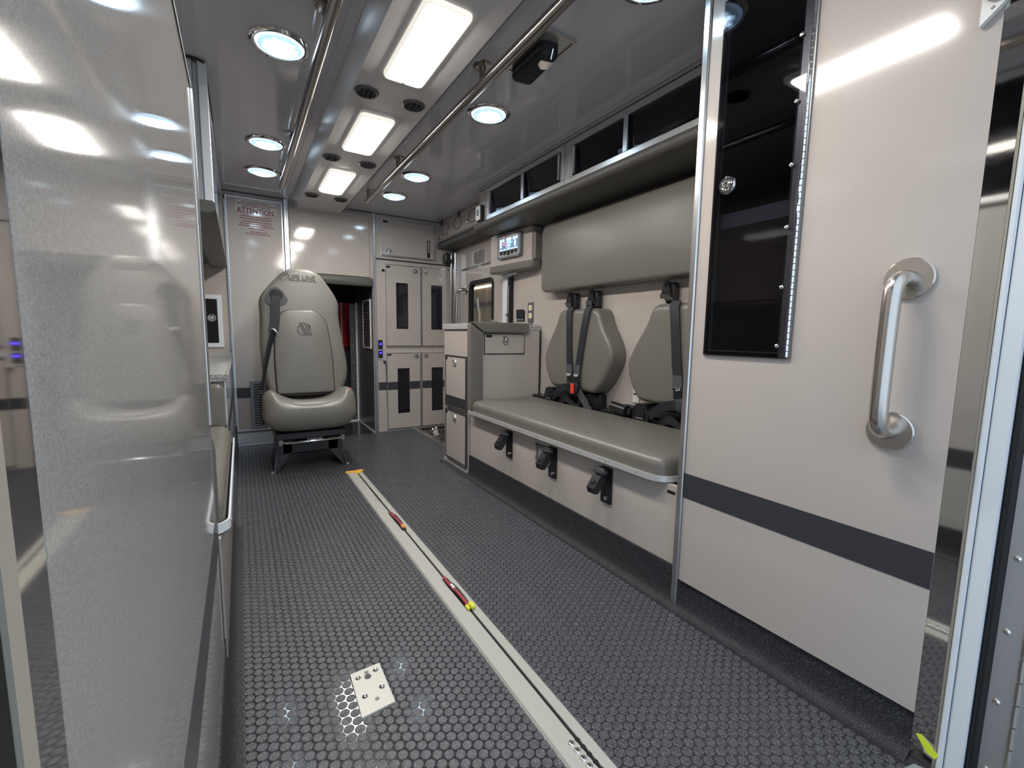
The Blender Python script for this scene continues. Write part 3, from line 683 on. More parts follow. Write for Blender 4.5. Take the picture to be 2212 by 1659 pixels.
def harness(cy, label, s1, s2, near=False):
    t = thing('seat_harness', (XW-.08, cy, .45), label, 'seat belt', 'bench seat harnesses')
    for (ya, yt, yb) in (s1, s2):
        k = G().box(XW-.055, XW-.001, ya-.024, ya+.024, 1.005, 1.100, .012)
        k.prism([(ya-.03, 1.03), (ya+.03, 1.03), (ya+.012, 1.10), (ya-.012, 1.10)], mX(XW-.055), 0, .018)
        k.lathe((XW-.06, ya, 1.085), (-.5, 0, .6), [(.016, 0), (.014, .02), (.006, .022)], 12)
        k.build('shoulder_anchor', 'black', t, 30)
        P = [(XW-.075, ya+.01, 1.045), (XW-.085, (ya+yt)/2+.01, 1.02), (XW-.104, yt, 1.012), (XW-.118, yt, .985), (XW-.1205, yt+(yb-yt)*.3, .90), (XW-.124, yt+(yb-yt)*.7, .75), (XW-.124, yb, .655)]
        G().ribbon(P, (0, .046, 0), .004).build('shoulder_strap', 'web', t, 30)
        G().ribbon([(XW-.127, yt+(yb-yt)*.9, .700), (XW-.127, yb, .650)], (0, .046, 0), .006).build('stitched_end', 'webg', t)
        G().tube([(XW-.128, yb-.016, .645), (XW-.132, yb, .640), (XW-.128, yb+.016, .645)], .008, 8).build('adjuster', 'chrome' if near else 'alu_sat', t)
        G().box(XW-.130, XW-.118, yb-.022, yb+.022, .60, .645, .005).build('tongue', 'black', t)
    yb = (s1[2]+s2[2])/2
    G().box(XW-.150, XW-.108, yb-.055, yb+.040, .545, .605, .012).build('buckle', 'stripe' if near else 'black', t)
    if not near:
        G().box(XW-.153, XW-.150, yb-.040, yb-.012, .545, .600, .003).build('release_button', 'redb', t)
    G().ribbon([(XW-.125, yb+.04, .575), (XW-.115, yb+.12, .555), (XW-.105, yb+.20, .50)], (0, .018, .038), .004).build('lap_strap', 'web', t)
    G().ribbon([(XW-.125, yb-.045, .560), (XW-.115, yb-.09, .505), (XW-.11, yb-.155, .415)], (0, .036, -.026), .004).build('lap_strap', 'webg' if not near else 'web', t)
    G().box(XW-.062, XW-.003, yb-.15, yb+.25, .478, .548, .012).build('belt_housing', 'blackm', t)
    G().ribbon(spline([(XW-.07, yb+.20, .43), (XW-.10, yb+.10, .50), (XW-.09, yb+.0, .46), (XW-.10, yb-.04, .52), (XW-.06, yb-.08, .44)], 5), (0, .01, .040), .004).build('slack_loop', 'web', t, 60)
    for dy, sz in ((.27, 1), (-.10, 1)):
        y = yb+dy
        k = G().prism(rpoly([(y-.05, .41), (y+.05, .41), (y+.05, .50), (y+.03, .545), (y-.03, .545), (y-.05, .50)], .02, 4), mX(XW-.012), 0, .075)
        k.lathe((XW-.087, y, .495), (-1, 0, 0), [(.030, 0), (.028, .006), (.010, .010)], 16)
        r_ = k.build('retractor', 'black', t, 40)
        G().box(XW-.100, XW-.094, y-.028, y+.018, .474, .480, .001).build('retractor_slot', 'bezel', r_)
    return t
harness(1.89, 'black two-strap harness with red release button on first backrest', (2.005, 1.945, 1.915), (1.822, 1.795, 1.852))
h2 = harness(1.20, 'black harness hanging over the backrest by the tall corner cabinet', (1.33, 1.245, 1.198), (1.13, 1.08, 1.12), True)
t = thing('belt_reel', (XW-.03, 1.56, .45), 'round black belt reel on the wall between the two backrests', 'belt reel')
G().tube([(XW-.10, 1.60, .51), (XW-.10, 1.50, .50)], .026, 16).build('drum', 'black', t, 50)
G().box(XW-.10, XW-.001, 1.49, 1.60, .477, .515, .008).build('bracket', 'blackm', t)
G().lathe((XW-.100, 1.545, .485), (-1, 0, 0), [(.005, 0), (.003, .003)], 8).build('rivet', 'chrome', t)
o = G().box(XW-.006, XW-.001, 1.515, 1.555, .53, .60).build('care_tag', 'white'); tag(o, 'small white paper tag on wall between the backrests', 'tag')
G().box(XW-.0065, XW-.006, 1.520, 1.550, .568, .576).build('tag_print', 'label', o)

# ------------------------------------------------------------------ bench-end cabinet, worktop and corner pad
YE = 2.37
ec = thing('end_cabinet', (1.4, 2.54, 0), 'beige waist-high cabinet at the far end of the bench', 'cabinet')
G().box(XR+.012, XW-.002, YE+.012, 2.738, .012, .885).build('carcass', 'lam_matte', ec)
G().pb('x', XR+.012, .006, YE+.004, 2.742, .02, .885).build('aisle_frame', 'lam_matte', ec)
G().pb('y', YE+.012, .008, XR+.01, XW-.004, .30, .885).build('rear_panel', 'lam_matte', ec)
for z0, z1 in ((.395, .715), (.052, .362)):
    dd = G().pb('x', XR+.006, .012, YE+.022, 2.690, z0, z1, .002).build('door', 'lam_matte', ec)
    G().ring('x', XR+.006, .015, YE+.014, 2.698, z0-.008, z1+.008, .008, .001).build('door_edge', 'vent', ec)
    latch((XR-.006, 2.548, z1-.036), 'x', dd, .019)
    G().pb('x', XR-.006, .001, 2.665, 2.688, z1-.022, z1-.004).build('label_plate', 'label', dd)
G().pb('x', XR-.006, .0012, YE+.022, 2.690, .400, .462).build('stripe', 'stripe', ec)
dw = G().pb('y', YE+.004, .006, 1.264, 1.545, .742, .860, .001).build('drawer', 'lam_matte', ec)
G().ring('y', YE+.004, .003, 1.258, 1.551, .736, .866, .004).build('drawer_gap', 'label', ec)
latch((1.405, YE-.002, .822), 'y', dw, .023)
G().pb('y', YE-.002, .001, 1.270, 1.308, .840, .856).build('label_plate', 'label', dw)
G().box(XR, XR+.010, YE+.01, 2.742, .001, .022, .002).build('base_trim', 'rail', ec)
G().box(XW-.012, XW-.003, YE-.002, YE+.006, .40, .885).build('corner_seam', 'label', ec)
o = G().box(XR-.004, XW-.003, YE+.004, 2.755, .886, .922, .003).build('worktop', 'counter'); tag(o, 'speckled grey worktop on the bench-end cabinet', 'worktop')
cp = thing('corner_pad', (XR, YE, .4), 'grey padded bumper around the corner of bench-end cabinet', 'pad')
G().pillow(dense(rpoly([(XR-.004, .40), (XR+.085, .40), (XR+.085, .868), (XR-.004, .928)], [.004, .004, .004, .018], 4), .03), mY(YE+.003), .032, .007, .001).build('upright_pad', 'uph', cp, 60)
G().pillow(dense(rpoly([(XR+.006, .932), (XR+.092, .870), (1.565, .870), (1.565, .932)], [.012, .006, .010, .010], 4), .03), mY(YE+.003), .034, .007, .001).build('top_pad', 'uph', cp, 60)

# sockets on the wall
t = thing('power_socket', (XW, 2.495, .93), 'grey duplex socket plate with two ivory outlets above worktop', 'socket')
G().pb('x', XW, .006, 2.462, 2.530, .945, 1.075, .002).build('plate', 'dsteel', t)
for z in (1.040, .988):
    s = G().prism(rpoly([(2.478, z-.018), (2.514, z-.018), (2.514, z+.018), (2.478, z+.018)], .010, 4), mX(XW-.006), 0, .003).build('outlet', 'ivory', t)
    G().box(XW-.0095, XW-.009, 2.488, 2.490, z-.004, z+.008).box(XW-.0095, XW-.009, 2.501, 2.503, z-.004, z+.008).build('slot', 'label', s)
G().pb('x', XW, .008, 2.472, 2.512, .925, .942, .001).build('pilot_strip', 'bezel', t)
t = thing('usb_socket', (XW, 2.62, .95), 'black two-lid charging socket left of the grey outlet plate', 'socket')
G().pb('x', XW, .006, 2.570, 2.672, .950, 1.025, .004).build('plate', 'black', t)
for y in (2.597, 2.645): G().pb('x', XW, .008, y-.022, y+.022, .978, 1.034, .005, .006).build('lid', 'blackm', t)
for y in (2.600, 2.642): G().pb('x', XW, .002, y-.016, y+.016, .957, .972, .001, .006).build('lid_label', 'bezel', t)

# ------------------------------------------------------------------ tall right corner cabinet with tinted door
rc = thing('corner_cabinet', (1.4, .56, 0), 'tall beige cabinet nearest the rear doors with dark acrylic door', 'cabinet')
G0 = (.585, .793, .825, 1.735)
G().holes('x', XR+.016, .016, .265, .842, .097, ZC-.002, [G0]).build('side_panel', 'lam_near' if False else 'lam_matte', rc, 0)
G().box(XR+.016, XW, .850, .860, .002, ZC-.002).build('end_panel', 'alu_sat', rc)
g = G().box(XW-.02, XW-.01, .30, .85, .2, 1.80).box(XR+.017, XW, .30, .31, .2, 1.8).box(XR+.017, XW, .838, .848, .2, 1.8).box(XR+.017, XW, .31, .838, 1.79, 1.80).box(XR+.017, XW, .31, .838, .60, .61)
g.build('lining', 'inside', rc)
G().box(XR+.03, XW-.02, .31, .838, 1.165, 1.205).build('shelf', 'shelf', rc)
G().box(XR+.25, XR+.28, .70, .73, .61, 1.79).build('shelf_rail', 'alu_sat', rc)
ad = G().box(XR-.010, XR-.004, .576, .800, .812, 1.748, .001).build('acrylic_door', 'tint', rc)
G().ring('x', XR, .004, .574, .803, .810, 1.75, .012).build('door_gasket', 'rubber', rc)
G().box(XR-.006, XR-.001, .564, .592, .812, 1.748).build('hinge_leaf', 'dsteel', rc)
g = G()
for i in range(62): g.tube([(XR-.007, .571, .815+i*.015), (XR-.007, .571, .815+i*.015+.013)], .004, 6)
g.build('hinge', 'chrome', rc)
screws([(XR-.0105, .594, z) for z in (.841, .985, 1.128, 1.272, 1.415, 1.560, 1.70)], 'x', rc, .0055)
latch((XR-.010, .757, 1.268), 'x', ad, .021)
G().pb('x', XR, .0012, .2655, .842, .3665, .4435).build('stripe', 'stripe', rc)
struct('trim_7', G().box(XR-.008, XR+.012, .843, .864, .001, ZC-.003, .003), 'alu')
# grab handle on the corner cabinet
t = thing('grab_handle', (XR, .355, .83), 'large brushed steel upright grab handle on the corner cabinet', 'handle')
P = spline([(XR-.002, .352, .983), (XR-.030, .352, .983), (XR-.056, .354, .972), (XR-.066, .356, .94), (XR-.067, .357, .83), (XR-.066, .357, .715), (XR-.056, .357, .685), (XR-.030, .356, .673), (XR-.002, .356, .672)], 8)
G().tube(P, .0155, 20).build('bar', 'steel', t, 70)
for z, y in ((.983, .352), (.672, .356)):
    G().lathe((XR, y, z), (-1, 0, 0), [(.041, 0), (.041, .005), (.0385, .0080), (.0165, .0084), (.0165, .010)], 40).build('flange', 'steel', t, 30)
# ------------------------------------------------------------------ rear jamb on the right, open door leaf
struct('trim_8', G().box(XR, XR+.01, .2305, .2645, .001, ZC-.03), 'mirror')
struct('trim_16', G().box(XR-.001, XR+.02, .2260, .2300, 0, ZC), mat('warm_grey_edge', (.45, .42, .36), .3, metal=.5))
struct('trim_17', G().box(XR-.002, XR+.03, .2155, .2255, -.02, ZC+.02, .003), 'whitep')
struct('trim_18', G().box(XR+.001, XR+.05, .188, .2145, -.05, ZC+.02, .003), 'whitep')
struct('trim_19', G().box(XR+.002, XR+.06, .172, .188, -.05, ZC+.02, .006), 'rubber')
dj = struct('trim_20', G().box(XR+.010, XR+.02, .06, .1715, -.1, ZC+.02), 'alu_sat')
screws([(XR+.010, .160, z) for z in np.arange(.06, 1.8, .139)], 'x', dj, .0055)
g = G()
for i in range(44): g.tube([(XR+.008, .136, -.05+i*.044), (XR+.008, .136, -.05+i*.044+.041)], .0045, 8)
g.build('piano_hinge', 'steel', dj)
d3 = sroot('door_3', (XR+.4, .0, 0)); G().box(XR+.40, XR+.44, -1.0, .12, -.05, ZC).build('door_leaf', 'whitep', d3)
t = thing('hold_open_bracket', (XR, .275, 1.44), 'pale angled bracket with black clip at top of the corner cabinet', 'bracket')
G().prism([(.292, 1.412), (.270, 1.432), (.262, 1.440), (.262, 1.475), (.292, 1.475)], mX(XR-.001), 0, .012).build('plate', 'white', t)
G().box(XR-.03, XR-.013, .245, .288, 1.447, 1.475, .006).box(XR-.04, XR-.013, .228, .248, 1.438, 1.46, .007).build('clip', 'black', t)
G().lathe((XR-.013, .277, 1.436), (-1, 0, 0), [(.003, 0), (.002, .001)], 10).build('hole', 'dsteel', t)
t = thing('warning_tag', (1.10, .23, 0), 'dark strap with lime lettering lying on the floor by the jamb', 'tag')
G().prism([(1.045, .235), (1.075, .262), (1.115, .205), (1.09, .18)], mU(.003), 0, .004).build('strap', 'stripe', t)
G().prism([(1.076, .262), (1.125, .250), (1.14, .20), (1.115, .19)], mU(.003), 0, .005).build('card', mat('grey_card', (.22, .26, .28), .5), t)
text('OL', .030, lambda u, v, w_: (1.088+u*.8-v*.2, .215+v*.9+u*.3, .0082+w_), 'lettering', 'lime', t, .0004, bold=.002)
t = thing('painted_reflection', (XR-.003, .235, .03), 'added lime patch for the floor tag mirrored in the right jamb', 'reflection')
G().prism([(.222, .038), (.250, .060), (.258, .056), (.240, .030), (.226, .026)], mX(XR-.0005), 0, .001).build('reflection_patch', 'lime', t)  # lime patch put in as the tag lettering mirrored in the jamb

# ------------------------------------------------------------------ floor hardware
ft = thing('floor_track', (.565, 1.4, 0), 'long pale cot track set in the floor with central slot', 'track')
def key(y0, n_, name):
    g = G()
    for i in range(n_): g.lathe((.572, y0+i*.019, .0058), (0, 0, 1), [(.006, 0), (.006, .0003)], 12)
    return g.build(name, 'label', ft)
G().prism([(.516, 0), (.522, .006), (.568, .006), (.568, .004), (.577, .004), (.577, .006), (.600, .006), (.606, 0)], lambda u, v, w_: (u, w_, v), .12, 2.74).build('rail', 'track', ft, 20)
G().box(.569, .576, .12, 2.74, .004, .0047).build('slot', 'label', ft)
key(.30, 19, 'keyhole_slot'); key(1.19, 9, 'keyhole_slot'); key(1.83, 9, 'keyhole_slot'); key(2.2, 12, 'keyhole_slot')
for y0, n_ in ((.30, 19), (2.18, 6)):
    for i in range(n_):
        G().lathe((.556, y0+i*.019, .0055), (0, 0, 1), [(.0075, 0), (.0070, .0012), (.004, .0022), (.001, .0025)], 14).build('dimple', 'chrome', ft, 60)
for ya, yb in ((1.17, 1.36), (1.80, 2.02)):
    G().box(.562, .582, ya, yb, .0052, .0062).build('cable_slot', 'label', ft)
G().box(.508, .614, 2.735, 2.752, .001, .014, .003).box(.555, .585, 2.70, 2.737, .001, .016, .004).build('end_cap', 'yellow', ft)
def cables(y0, y1, tip, label):
    t = thing('cable_loop', (.572, (y0+y1)/2, .006), label, 'cable')
    L_ = y1-y0
    G().tube(spline([(.575, y1, .004), (.568, y1-.1*L_, .013), (.566, y1-.35*L_, .016), (.570, y0+.4*L_, .016), (.572, y0+.2*L_, .013), (.574, y0, .008)], 6), .0052, 8).build('red_cable', 'cable_red', t, 60)
    G().tube(spline([(.566, y1-.02, .006), (.579, y1-.3*L_, .010), (.582, y0+.45*L_, .010), (.580, y0+.2*L_, .011), (.578, y0, .008)], 6), .0036, 8).build('black_cable', 'cable_blk', t, 60)
    if tip == 'lemon':
        G().box(.561, .571, y0-.018, y0+.004, .0065, .018, .003).box(.573, .588, y0-.020, y0+.008, .0065, .022, .004).build('connector', 'lemon', t)
        G().tube([(.568, y0+.62*L_, .0165), (.569, y0+.50*L_, .0165)], .0062, 8).build('white_sleeve', 'white', t, 60)
    else:
        G().box(.566, .582, y0-.014, y0+.012, .0065, .019, .003).build('wire_nut', 'orange', t)
    return t
cables(1.17, 1.37, 'lemon', 'red and black cable with lemon yellow connectors in the floor track')
cables(1.83, 2.03, 'orange', 'dark red cable with orange wire nut in the floor track')
fp = thing('floor_plate', (.235, 1.0, 0), 'small pale metal plate with four screws on the floor', 'plate')
c4 = [(.197, 1.074), (.270, 1.078), (.270, .937), (.193, .930)]
def fm(a, b):  # bilinear on plate
    p0 = Vector(c4[3]); p1 = Vector(c4[2]); p2 = Vector(c4[1]); p3 = Vector(c4[0])
    q = (p0*(1-a)+p1*a)*(1-b)+(p3*(1-a)+p2*a)*b; return q.x, q.y
g = G(); lo = [(.196, 1.0755), (.2715, 1.0795), (.2715, .936), (.192, .9285)]
g.add([(x, y, 0) for x, y in lo]+[(x, y, .0045) for x, y in c4], [(0, 1, 2, 3), (4, 5, 6, 7), (0, 1, 5, 4), (1, 2, 6, 5), (2, 3, 7, 6), (3, 0, 4, 7)]); g.build('plate', 'track', fp, 0)
for a, b in ((.20, .84), (.80, .86), (.24, .38), (.80, .42)):
    x, y = fm(a, b); G().lathe((x, y, .0042), (0, 0, 1), [(.0072, 0), (.0070, .0012), (.0050, .0010), (.0035, .0004), (.001, .0003)], 18).build('screw', 'chrome', fp, 30)
x, y = fm(.50, .78); G().lathe((x, y, .0046), (0, 0, 1), [(.0080, 0), (.0080, .0004)], 18).build('keyhole', 'label', fp)
x, y = fm(.50, .88); G().box(x-.005, x+.005, y-.010, y+.006, .0044, .0049, .0001).build('keyhole_slot', 'bezel', fp)
x, y = fm(.55, .22); G().lathe((x, y, .0045), (0, 0, 1), [(.0055, 0), (.0055, .0003)], 16).build('dimple', 'bezel', fp)

# ------------------------------------------------------------------ attendant seat
CX = .350
st = thing('attendant_seat', (CX, 3.05, 0), 'rear-facing grey vinyl attendant seat with high back on black pedestal', 'seat')
def cushion():
    pr = spline([(3.20, .460), (3.05, .468), (2.93, .485), (2.86, .488), (2.815, .462), (2.790, .410), (2.790, .345), (2.815, .290), (2.87, .268), (3.02, .262), (3.20, .275), (3.23, .37)], 5, True)
    pr = [Vector(p) for p in pr]; c = Vector((3.0, .375)); n = len(pr); g = G(); us = [math.sin(a) for a in np.linspace(-PI/2, PI/2, 27)]
    vs = []
    for u in us:
        sc = max((1-abs(u)**5), 0)**.30
        for p in pr:
            q = c+(p-c)*Vector((1, 1)).x*1.0
            yy = c.x+(p.x-c.x)*(.55+.45*sc); zz = c.y+(p.y-c.y)*sc
            top = max(0, min(1, (p.y-.42)/.05)); zz += top*(.085*min(abs(u)/.80, 1)**3-.040)
            hw = .258-.030*max(0, (p.x-2.95)/.27)-.022*max(0, (.33-p.y)/.07)
            vs.append((CX-.004+u*hw, yy, zz))
    fs = []
    for i in range(len(us)-1):
        for j in range(n): fs.append((i*n+j, i*n+(j+1) % n, (i+1)*n+(j+1) % n, (i+1)*n+j))
    fs += [tuple(range(n)), tuple(range((len(us)-1)*n, len(us)*n))]
    g.add(vs, fs); o = g.build('seat_cushion', 'uph', st, 180)
    return o
cushion()
tilt = .09
def mB(u, v, w_): return (u, 3.145-w_+(v-.5)*tilt, v)
bo = [(.140, .455), (.108, .60), (.100, .78), (.108, .95), (.104, 1.060), (.170, 1.150), (.235, 1.222), (.290, 1.258), (.400, 1.256), (.458, 1.226), (.535, 1.115), (.566, 1.045), (.560, .95), (.590, .74), (.604, .64), (.600, .56), (.560, .455)]
out = dense(rpoly(bo, .045, 5), .03)
bk = G().pillow(out, mB, .085, .030, .004, 6, 6).build('backrest', 'uph', st, 80)
ins = dense(rpoly([(.180, .470), (.172, .70), (.186, .915), (.235, .992), (.420, .992), (.478, .93), (.508, .72), (.512, .470)], [.02, .1, .06, .05, .06, .08, .1, .02], 6), .03)
G().pillow(ins, lambda u, v, w_: mB(u, v, w_+.0845), .016, .011, .010, 5, 6).build('back_insert', 'uph', st, 80)
G().tube([mB(u, v, .086) for u, v in ins], .0045, 6, closed=True).build('insert_seam', 'label', st, 80)
# stitched emblem on the headrest: shield, pulse line and lettering
g = G(); sh = [(.262, 1.226), (.305, 1.226), (.305, 1.190), (.2835, 1.172), (.262, 1.190)]
def mE(u, v, w_=0): return mB(.243+(u-.2835)*1.25, 1.204+(v-.200-1)*1.2, .0872+w_)
g.tube([mE(*p) for p in dense(sh, .02)], .0014, 5, closed=True)
g.tube([mE(*p) for p in ((.265, 1.206), (.274, 1.208), (.279, 1.196), (.285, 1.218), (.291, 1.195), (.296, 1.208), (.303, 1.206))], .0016, 5)
g.tube([mE(*p) for p in ((.266, 1.216), (.301, 1.216))], .0012, 5)
g.build('shield_emblem', 'uph_dark', bk, 60)
text('LIFE LINE', .046, lambda u, v, w_: mB(.272+u*.84, 1.184+v*.9, .0876+w_), 'headrest_lettering', 'uph_dark', bk, .0012, bold=.0008)
G().tube([mB(.278, 1.176, .0875), mB(.440, 1.176, .0875)], .0015, 5).build('underline', 'uph_dark', bk)
g = G(); cx, cz = .348, .872
def mI(u, v, w_=0): return mB(cx+u, cz+v, .1105+w_)
g.tube([mI(.036*math.cos(a)-.004, .034*math.sin(a)) for a in np.linspace(2.2, 5.2, 16)], .0022, 6)
g.tube([mI(*p) for p in ((-.030, .040), (-.018, .040), (.006, -.012), (.012, -.020), (.042, -.020))], .0024, 6)
g.tube([mI(*p) for p in ((-.010, .042), (.004, .040), (.016, .002), (.022, -.006), (.036, -.006))], .0024, 6)
g.tube([mI(.008+.026*math.cos(a), .010+.026*math.sin(a)) for a in np.linspace(-.2, 1.4, 9)], .0022, 6)
g.tube([mI(*p) for p in ((.020, .028), (.030, .012), (.034, .004))], .002, 6)
g.tube([mI(*p) for p in ((-.024, .030), (-.004, -.018), (.006, -.032), (.040, -.032))], .0022, 6)
g.build('round_emblem', 'uph_dark', bk, 60)
# back shell and mechanism
G().pillow(out, lambda u, v, w_: mB(u, v, -w_), .03, .02, .0).build('back_shell', 'black', st, 60)
G().box(.17, .53, 3.09, 3.16, .44, .50, .01).build('recliner_bar', 'black', st)
G().box(CX-.205, CX+.195, 2.86, 3.20, .218, .262, .006).build('seat_frame', 'black', st)
G().box(CX-.185, CX-.165, 2.86, 3.22, .19, .22).box(CX+.16, CX+.18, 2.86, 3.22, .19, .22).box(CX-.03, CX+.06, 2.90, 3.1, .195, .22).build('slide_rail', 'dsteel', st)
G().tube([(CX-.165, 2.92, .205), (CX-.165, 2.855, .205), (CX-.145, 2.835, .205), (CX+.14, 2.835, .207), (CX+.165, 2.855, .21), (CX+.168, 2.92, .225)], .0065, 10).build('adjust_bar', 'chrome', st, 60)
G().box(CX-.165, CX+.165, 2.965, 3.22, .105, .19, .008).build('pedestal_box', 'black', st)
for sx in (-1, 1):
    for yy in (2.965, 3.20):
        x0 = CX-.004+sx*.165; x1 = CX-.004+sx*.205
        g = G(); q = [(x0-sx*.06, .125), (x0-sx*.06, .19), (x0+sx*.02, .19), (x1, .004), (x1-sx*.018, .004)]
        g.prism(q, lambda u, v, w_: (u, w_, v), yy, yy+.012).build('leg', 'stripe' if yy < 3 else 'black', st)
    x1 = CX-.004+sx*.205
    G().prism([(2.93, .0035), (3.24, .0035), (3.21, .19), (2.99, .19)], lambda u, v, w_: (x1-sx*.03*(v/.19)+w_, u, v), 0, .006*sx).build('side_plate', 'black', st)
    G().lathe((x1+sx*.008, 2.955, .002), (0, 0, 1), [(.016, 0), (.016, .003), (.010, .004), (.010, .011), (.003, .013)], 12).build('bolt', 'alu_sat', st, 30)
# seat's own belt
a = mB(.200, 1.075, .085)
g = G().prism(rpoly([(.135, 1.045), (.160, 1.110), (.198, 1.135), (.235, 1.105), (.268, 1.050), (.235, 1.018), (.160, 1.012)], .02, 4), lambda u, v, w_: mB(u, v, .084+w_), 0, .010)
bg_ = g.build('belt_guide', 'black', st, 40)
G().lathe(mB(.200, 1.080, .094), (0, -1, 0), [(.036, 0), (.034, .006), (.020, .008)], 20).build('guide_cap', 'blackm', bg_)
P = [mB(.200, 1.075, .100), mB(.193, 1.02, .104), mB(.188, .93, .104), mB(.178, .86, .108)]
G().ribbon(P, (.050, 0, 0), .003).build('shoulder_belt', 'web', st)
P = [mB(.178, .86, .108), mB(.150, .76, .112), mB(.118, .62, .108), mB(.096, .50, .090)]
G().ribbon(P, [(.034, .03, 0), (.02, .035, 0), (.02, .04, 0), (.015, .04, 0)], .003).build('lap_belt', 'web', st)
G().box(.082, .100, 2.98, 3.03, .30, .50, .006).build('belt_stalk', 'black', st)
G().tube([mB(.166, .872, .114), mB(.178, .868, .120), mB(.196, .845, .116)], .005, 8).build('belt_tongue', 'chrome', st, 60)
G().box(.585, .612, 3.00, 3.04, .36, .47, .006).build('buckle', 'black', st)
G().box(.586, .612, 2.998, 3.042, .468, .495, .008).build('buckle_button', 'redb', st)

# ------------------------------------------------------------------ ceiling fittings
def rect_light(y0, y1, label):
    t = thing('ceiling_light', (.543, (y0+y1)/2, 1.77), label, 'lamp', 'warm rectangular lamps in the ceiling duct')
    G().pillow(rect(.470, .616, y0, y1, .028, 5), mD(1.7695), .014, .009, 0).build('lens_rim', 'warm_rim', t, 60)
    G().pillow(rect(.484, .602, y0+.022, y1-.022, .024, 5), mD(1.7562), .006, .004, .0005).build('diffuser', 'warm', t, 60)
    G().lathe((.543, y1-.013, 1.7554), (0, 0, -1), [(.006, 0), (.005, .002)], 12).build('screw', 'dsteel', t)
    return t
r0 = rect_light(1.230, 1.675, 'largest-looking warm rectangular ceiling lamp, nearest in view')
rect_light(1.985, 2.415, 'warm rectangular ceiling lamp in the middle of the duct')
rect_light(2.740, 3.190, 'warm rectangular ceiling lamp closest to the front wall')
rect_light(.485, .930, 'warm rectangular ceiling lamp above the camera near the rear doors')
def round_light(x, y, label):
    t = thing('round_light', (x, y, ZC), label, 'lamp', 'round blue-white ceiling lamps')
    G().lathe((x, y, ZC-.0005), (0, 0, -1), [(.094, 0), (.094, .003), (.086, .008), (.078, .009), (.075, .007)], 48).build('bezel', 'chrome', t, 30)
    G().lathe((x, y, ZC-.007), (0, 0, -1), [(.076, 0), (.075, .002), (.066, .004), (.0655, .004)], 48).build('lens_edge', 'cool_rim', t, 60)
    G().lathe((x, y, ZC-.0105), (0, 0, -1), [(.067, 0), (.062, .004), (.045, .008), (.02, .0095), (.002, .010)], 40).build('lens', 'cool', t, 60)
    for a in (.4, 1.97, 3.54, 5.1): G().lathe((x+.086*math.cos(a), y+.086*math.sin(a), ZC-.008), (0, 0, -1), [(.004, 0), (.003, .002)], 8).build('screw', 'dsteel', t)
    return t
for y, d_ in ((1.80, 'nearest'), (2.73, 'middle'), (3.215, 'farthest')):
    round_light(.160, y, 'round ceiling lamp left of left handrail, %s of three' % d_)
for y, d_ in ((1.826, 'nearest'), (2.765, 'middle'), (3.235, 'farthest')):
    round_light(.981, y, 'round ceiling lamp right of right handrail, %s of three' % d_)
round_light(1.00, .93, 'round ceiling lamp cut by the top edge of the picture')
round_light(.160, .87, 'round ceiling lamp over the rear of the left side')
def duct_vent(x, y, label):
    t = thing('duct_vent', (x, y, 1.77), label, 'vent', 'round dark vents in the ceiling duct')
    G().lathe((x, y, 1.7698), (0, 0, -1), [(.045, 0), (.045, .003), (.040, .008), (.034, .008), (.032, .004), (.004, .005)], 28).build('ring', 'vent', t, 30)
    for k in (-1, 0, 1): G().box(x+k*.018-.0015, x+k*.018+.0015, y-.026, y+.026, 1.756, 1.767).build('louvre', 'blackm', t)
for x, sd in ((.452, 'left'), (.636, 'right')):
    for y, wd in ((1.075, 'nearest'), (1.82, 'behind the nearest rectangular lamp'), (2.57, 'behind the middle rectangular lamp'), (3.325, 'nearest the front wall')):
        if wd == 'nearest' and sd == 'left': continue
        duct_vent(x, y, 'round dark vent on %s side of duct, %s' % (sd, wd if wd != 'nearest' else 'at the top edge of picture'))
def handrail(x, label):
    t = thing('handrail', (x, 1.8, 1.765), label, 'handrail', 'ceiling handrails')
    G().tube([(x, .35, 1.765), (x, 3.235, 1.765)], .0175, 18).build('rail', 'rail_steel', t, 60)
    for y in (.52, 1.53, 2.54, 3.21):
        p_ = G().tube([(x, y, ZC-.006), (x, y, 1.775)], .0115, 12).build('post', 'rail_steel', t, 60)
        G().lathe((x, y, ZC-.0005), (0, 0, -1), [(.037, 0), (.037, .004), (.030, .006), (.013, .007)], 28).build('flange', 'rail_steel', p_, 30)
    return t
handrail(.795, 'long round steel ceiling handrail right of the lit duct')
handrail(.266, 'long round steel ceiling handrail left of the lit duct')
t = thing('strap_hanger', (.93, 1.36, ZC), 'recessed ceiling plate with folded black strap pouch beside the right handrail', 'hanger')
G().box(.872, .992, 1.235, 1.495, ZC-.006, ZC-.0005, .002).build('plate', 'alu_sat', t)
G().ring('z', ZC, .004, .872, .992, 1.235, 1.495, .008, .001, .006).build('plate_edge', 'steel', t)
G().pillow(dense(rpoly([(.885, 1.285), (.955, 1.275), (.970, 1.475), (.885, 1.485)], .025, 5), .03), mD(ZC-.006), .045, .018, .004).build('pouch', 'web', t, 60)
G().prism([(.900, 1.31), (.945, 1.30), (.950, 1.34), (.930, 1.352), (.905, 1.335)], mD(ZC-.052), 0, .004).build('clasp', 'chrome', t)
G().tube([(.925, 1.30, ZC-.03), (.925, 1.285, ZC-.055), (.925, 1.275, ZC-.03)], .003, 6).build('ring', 'chrome', t)

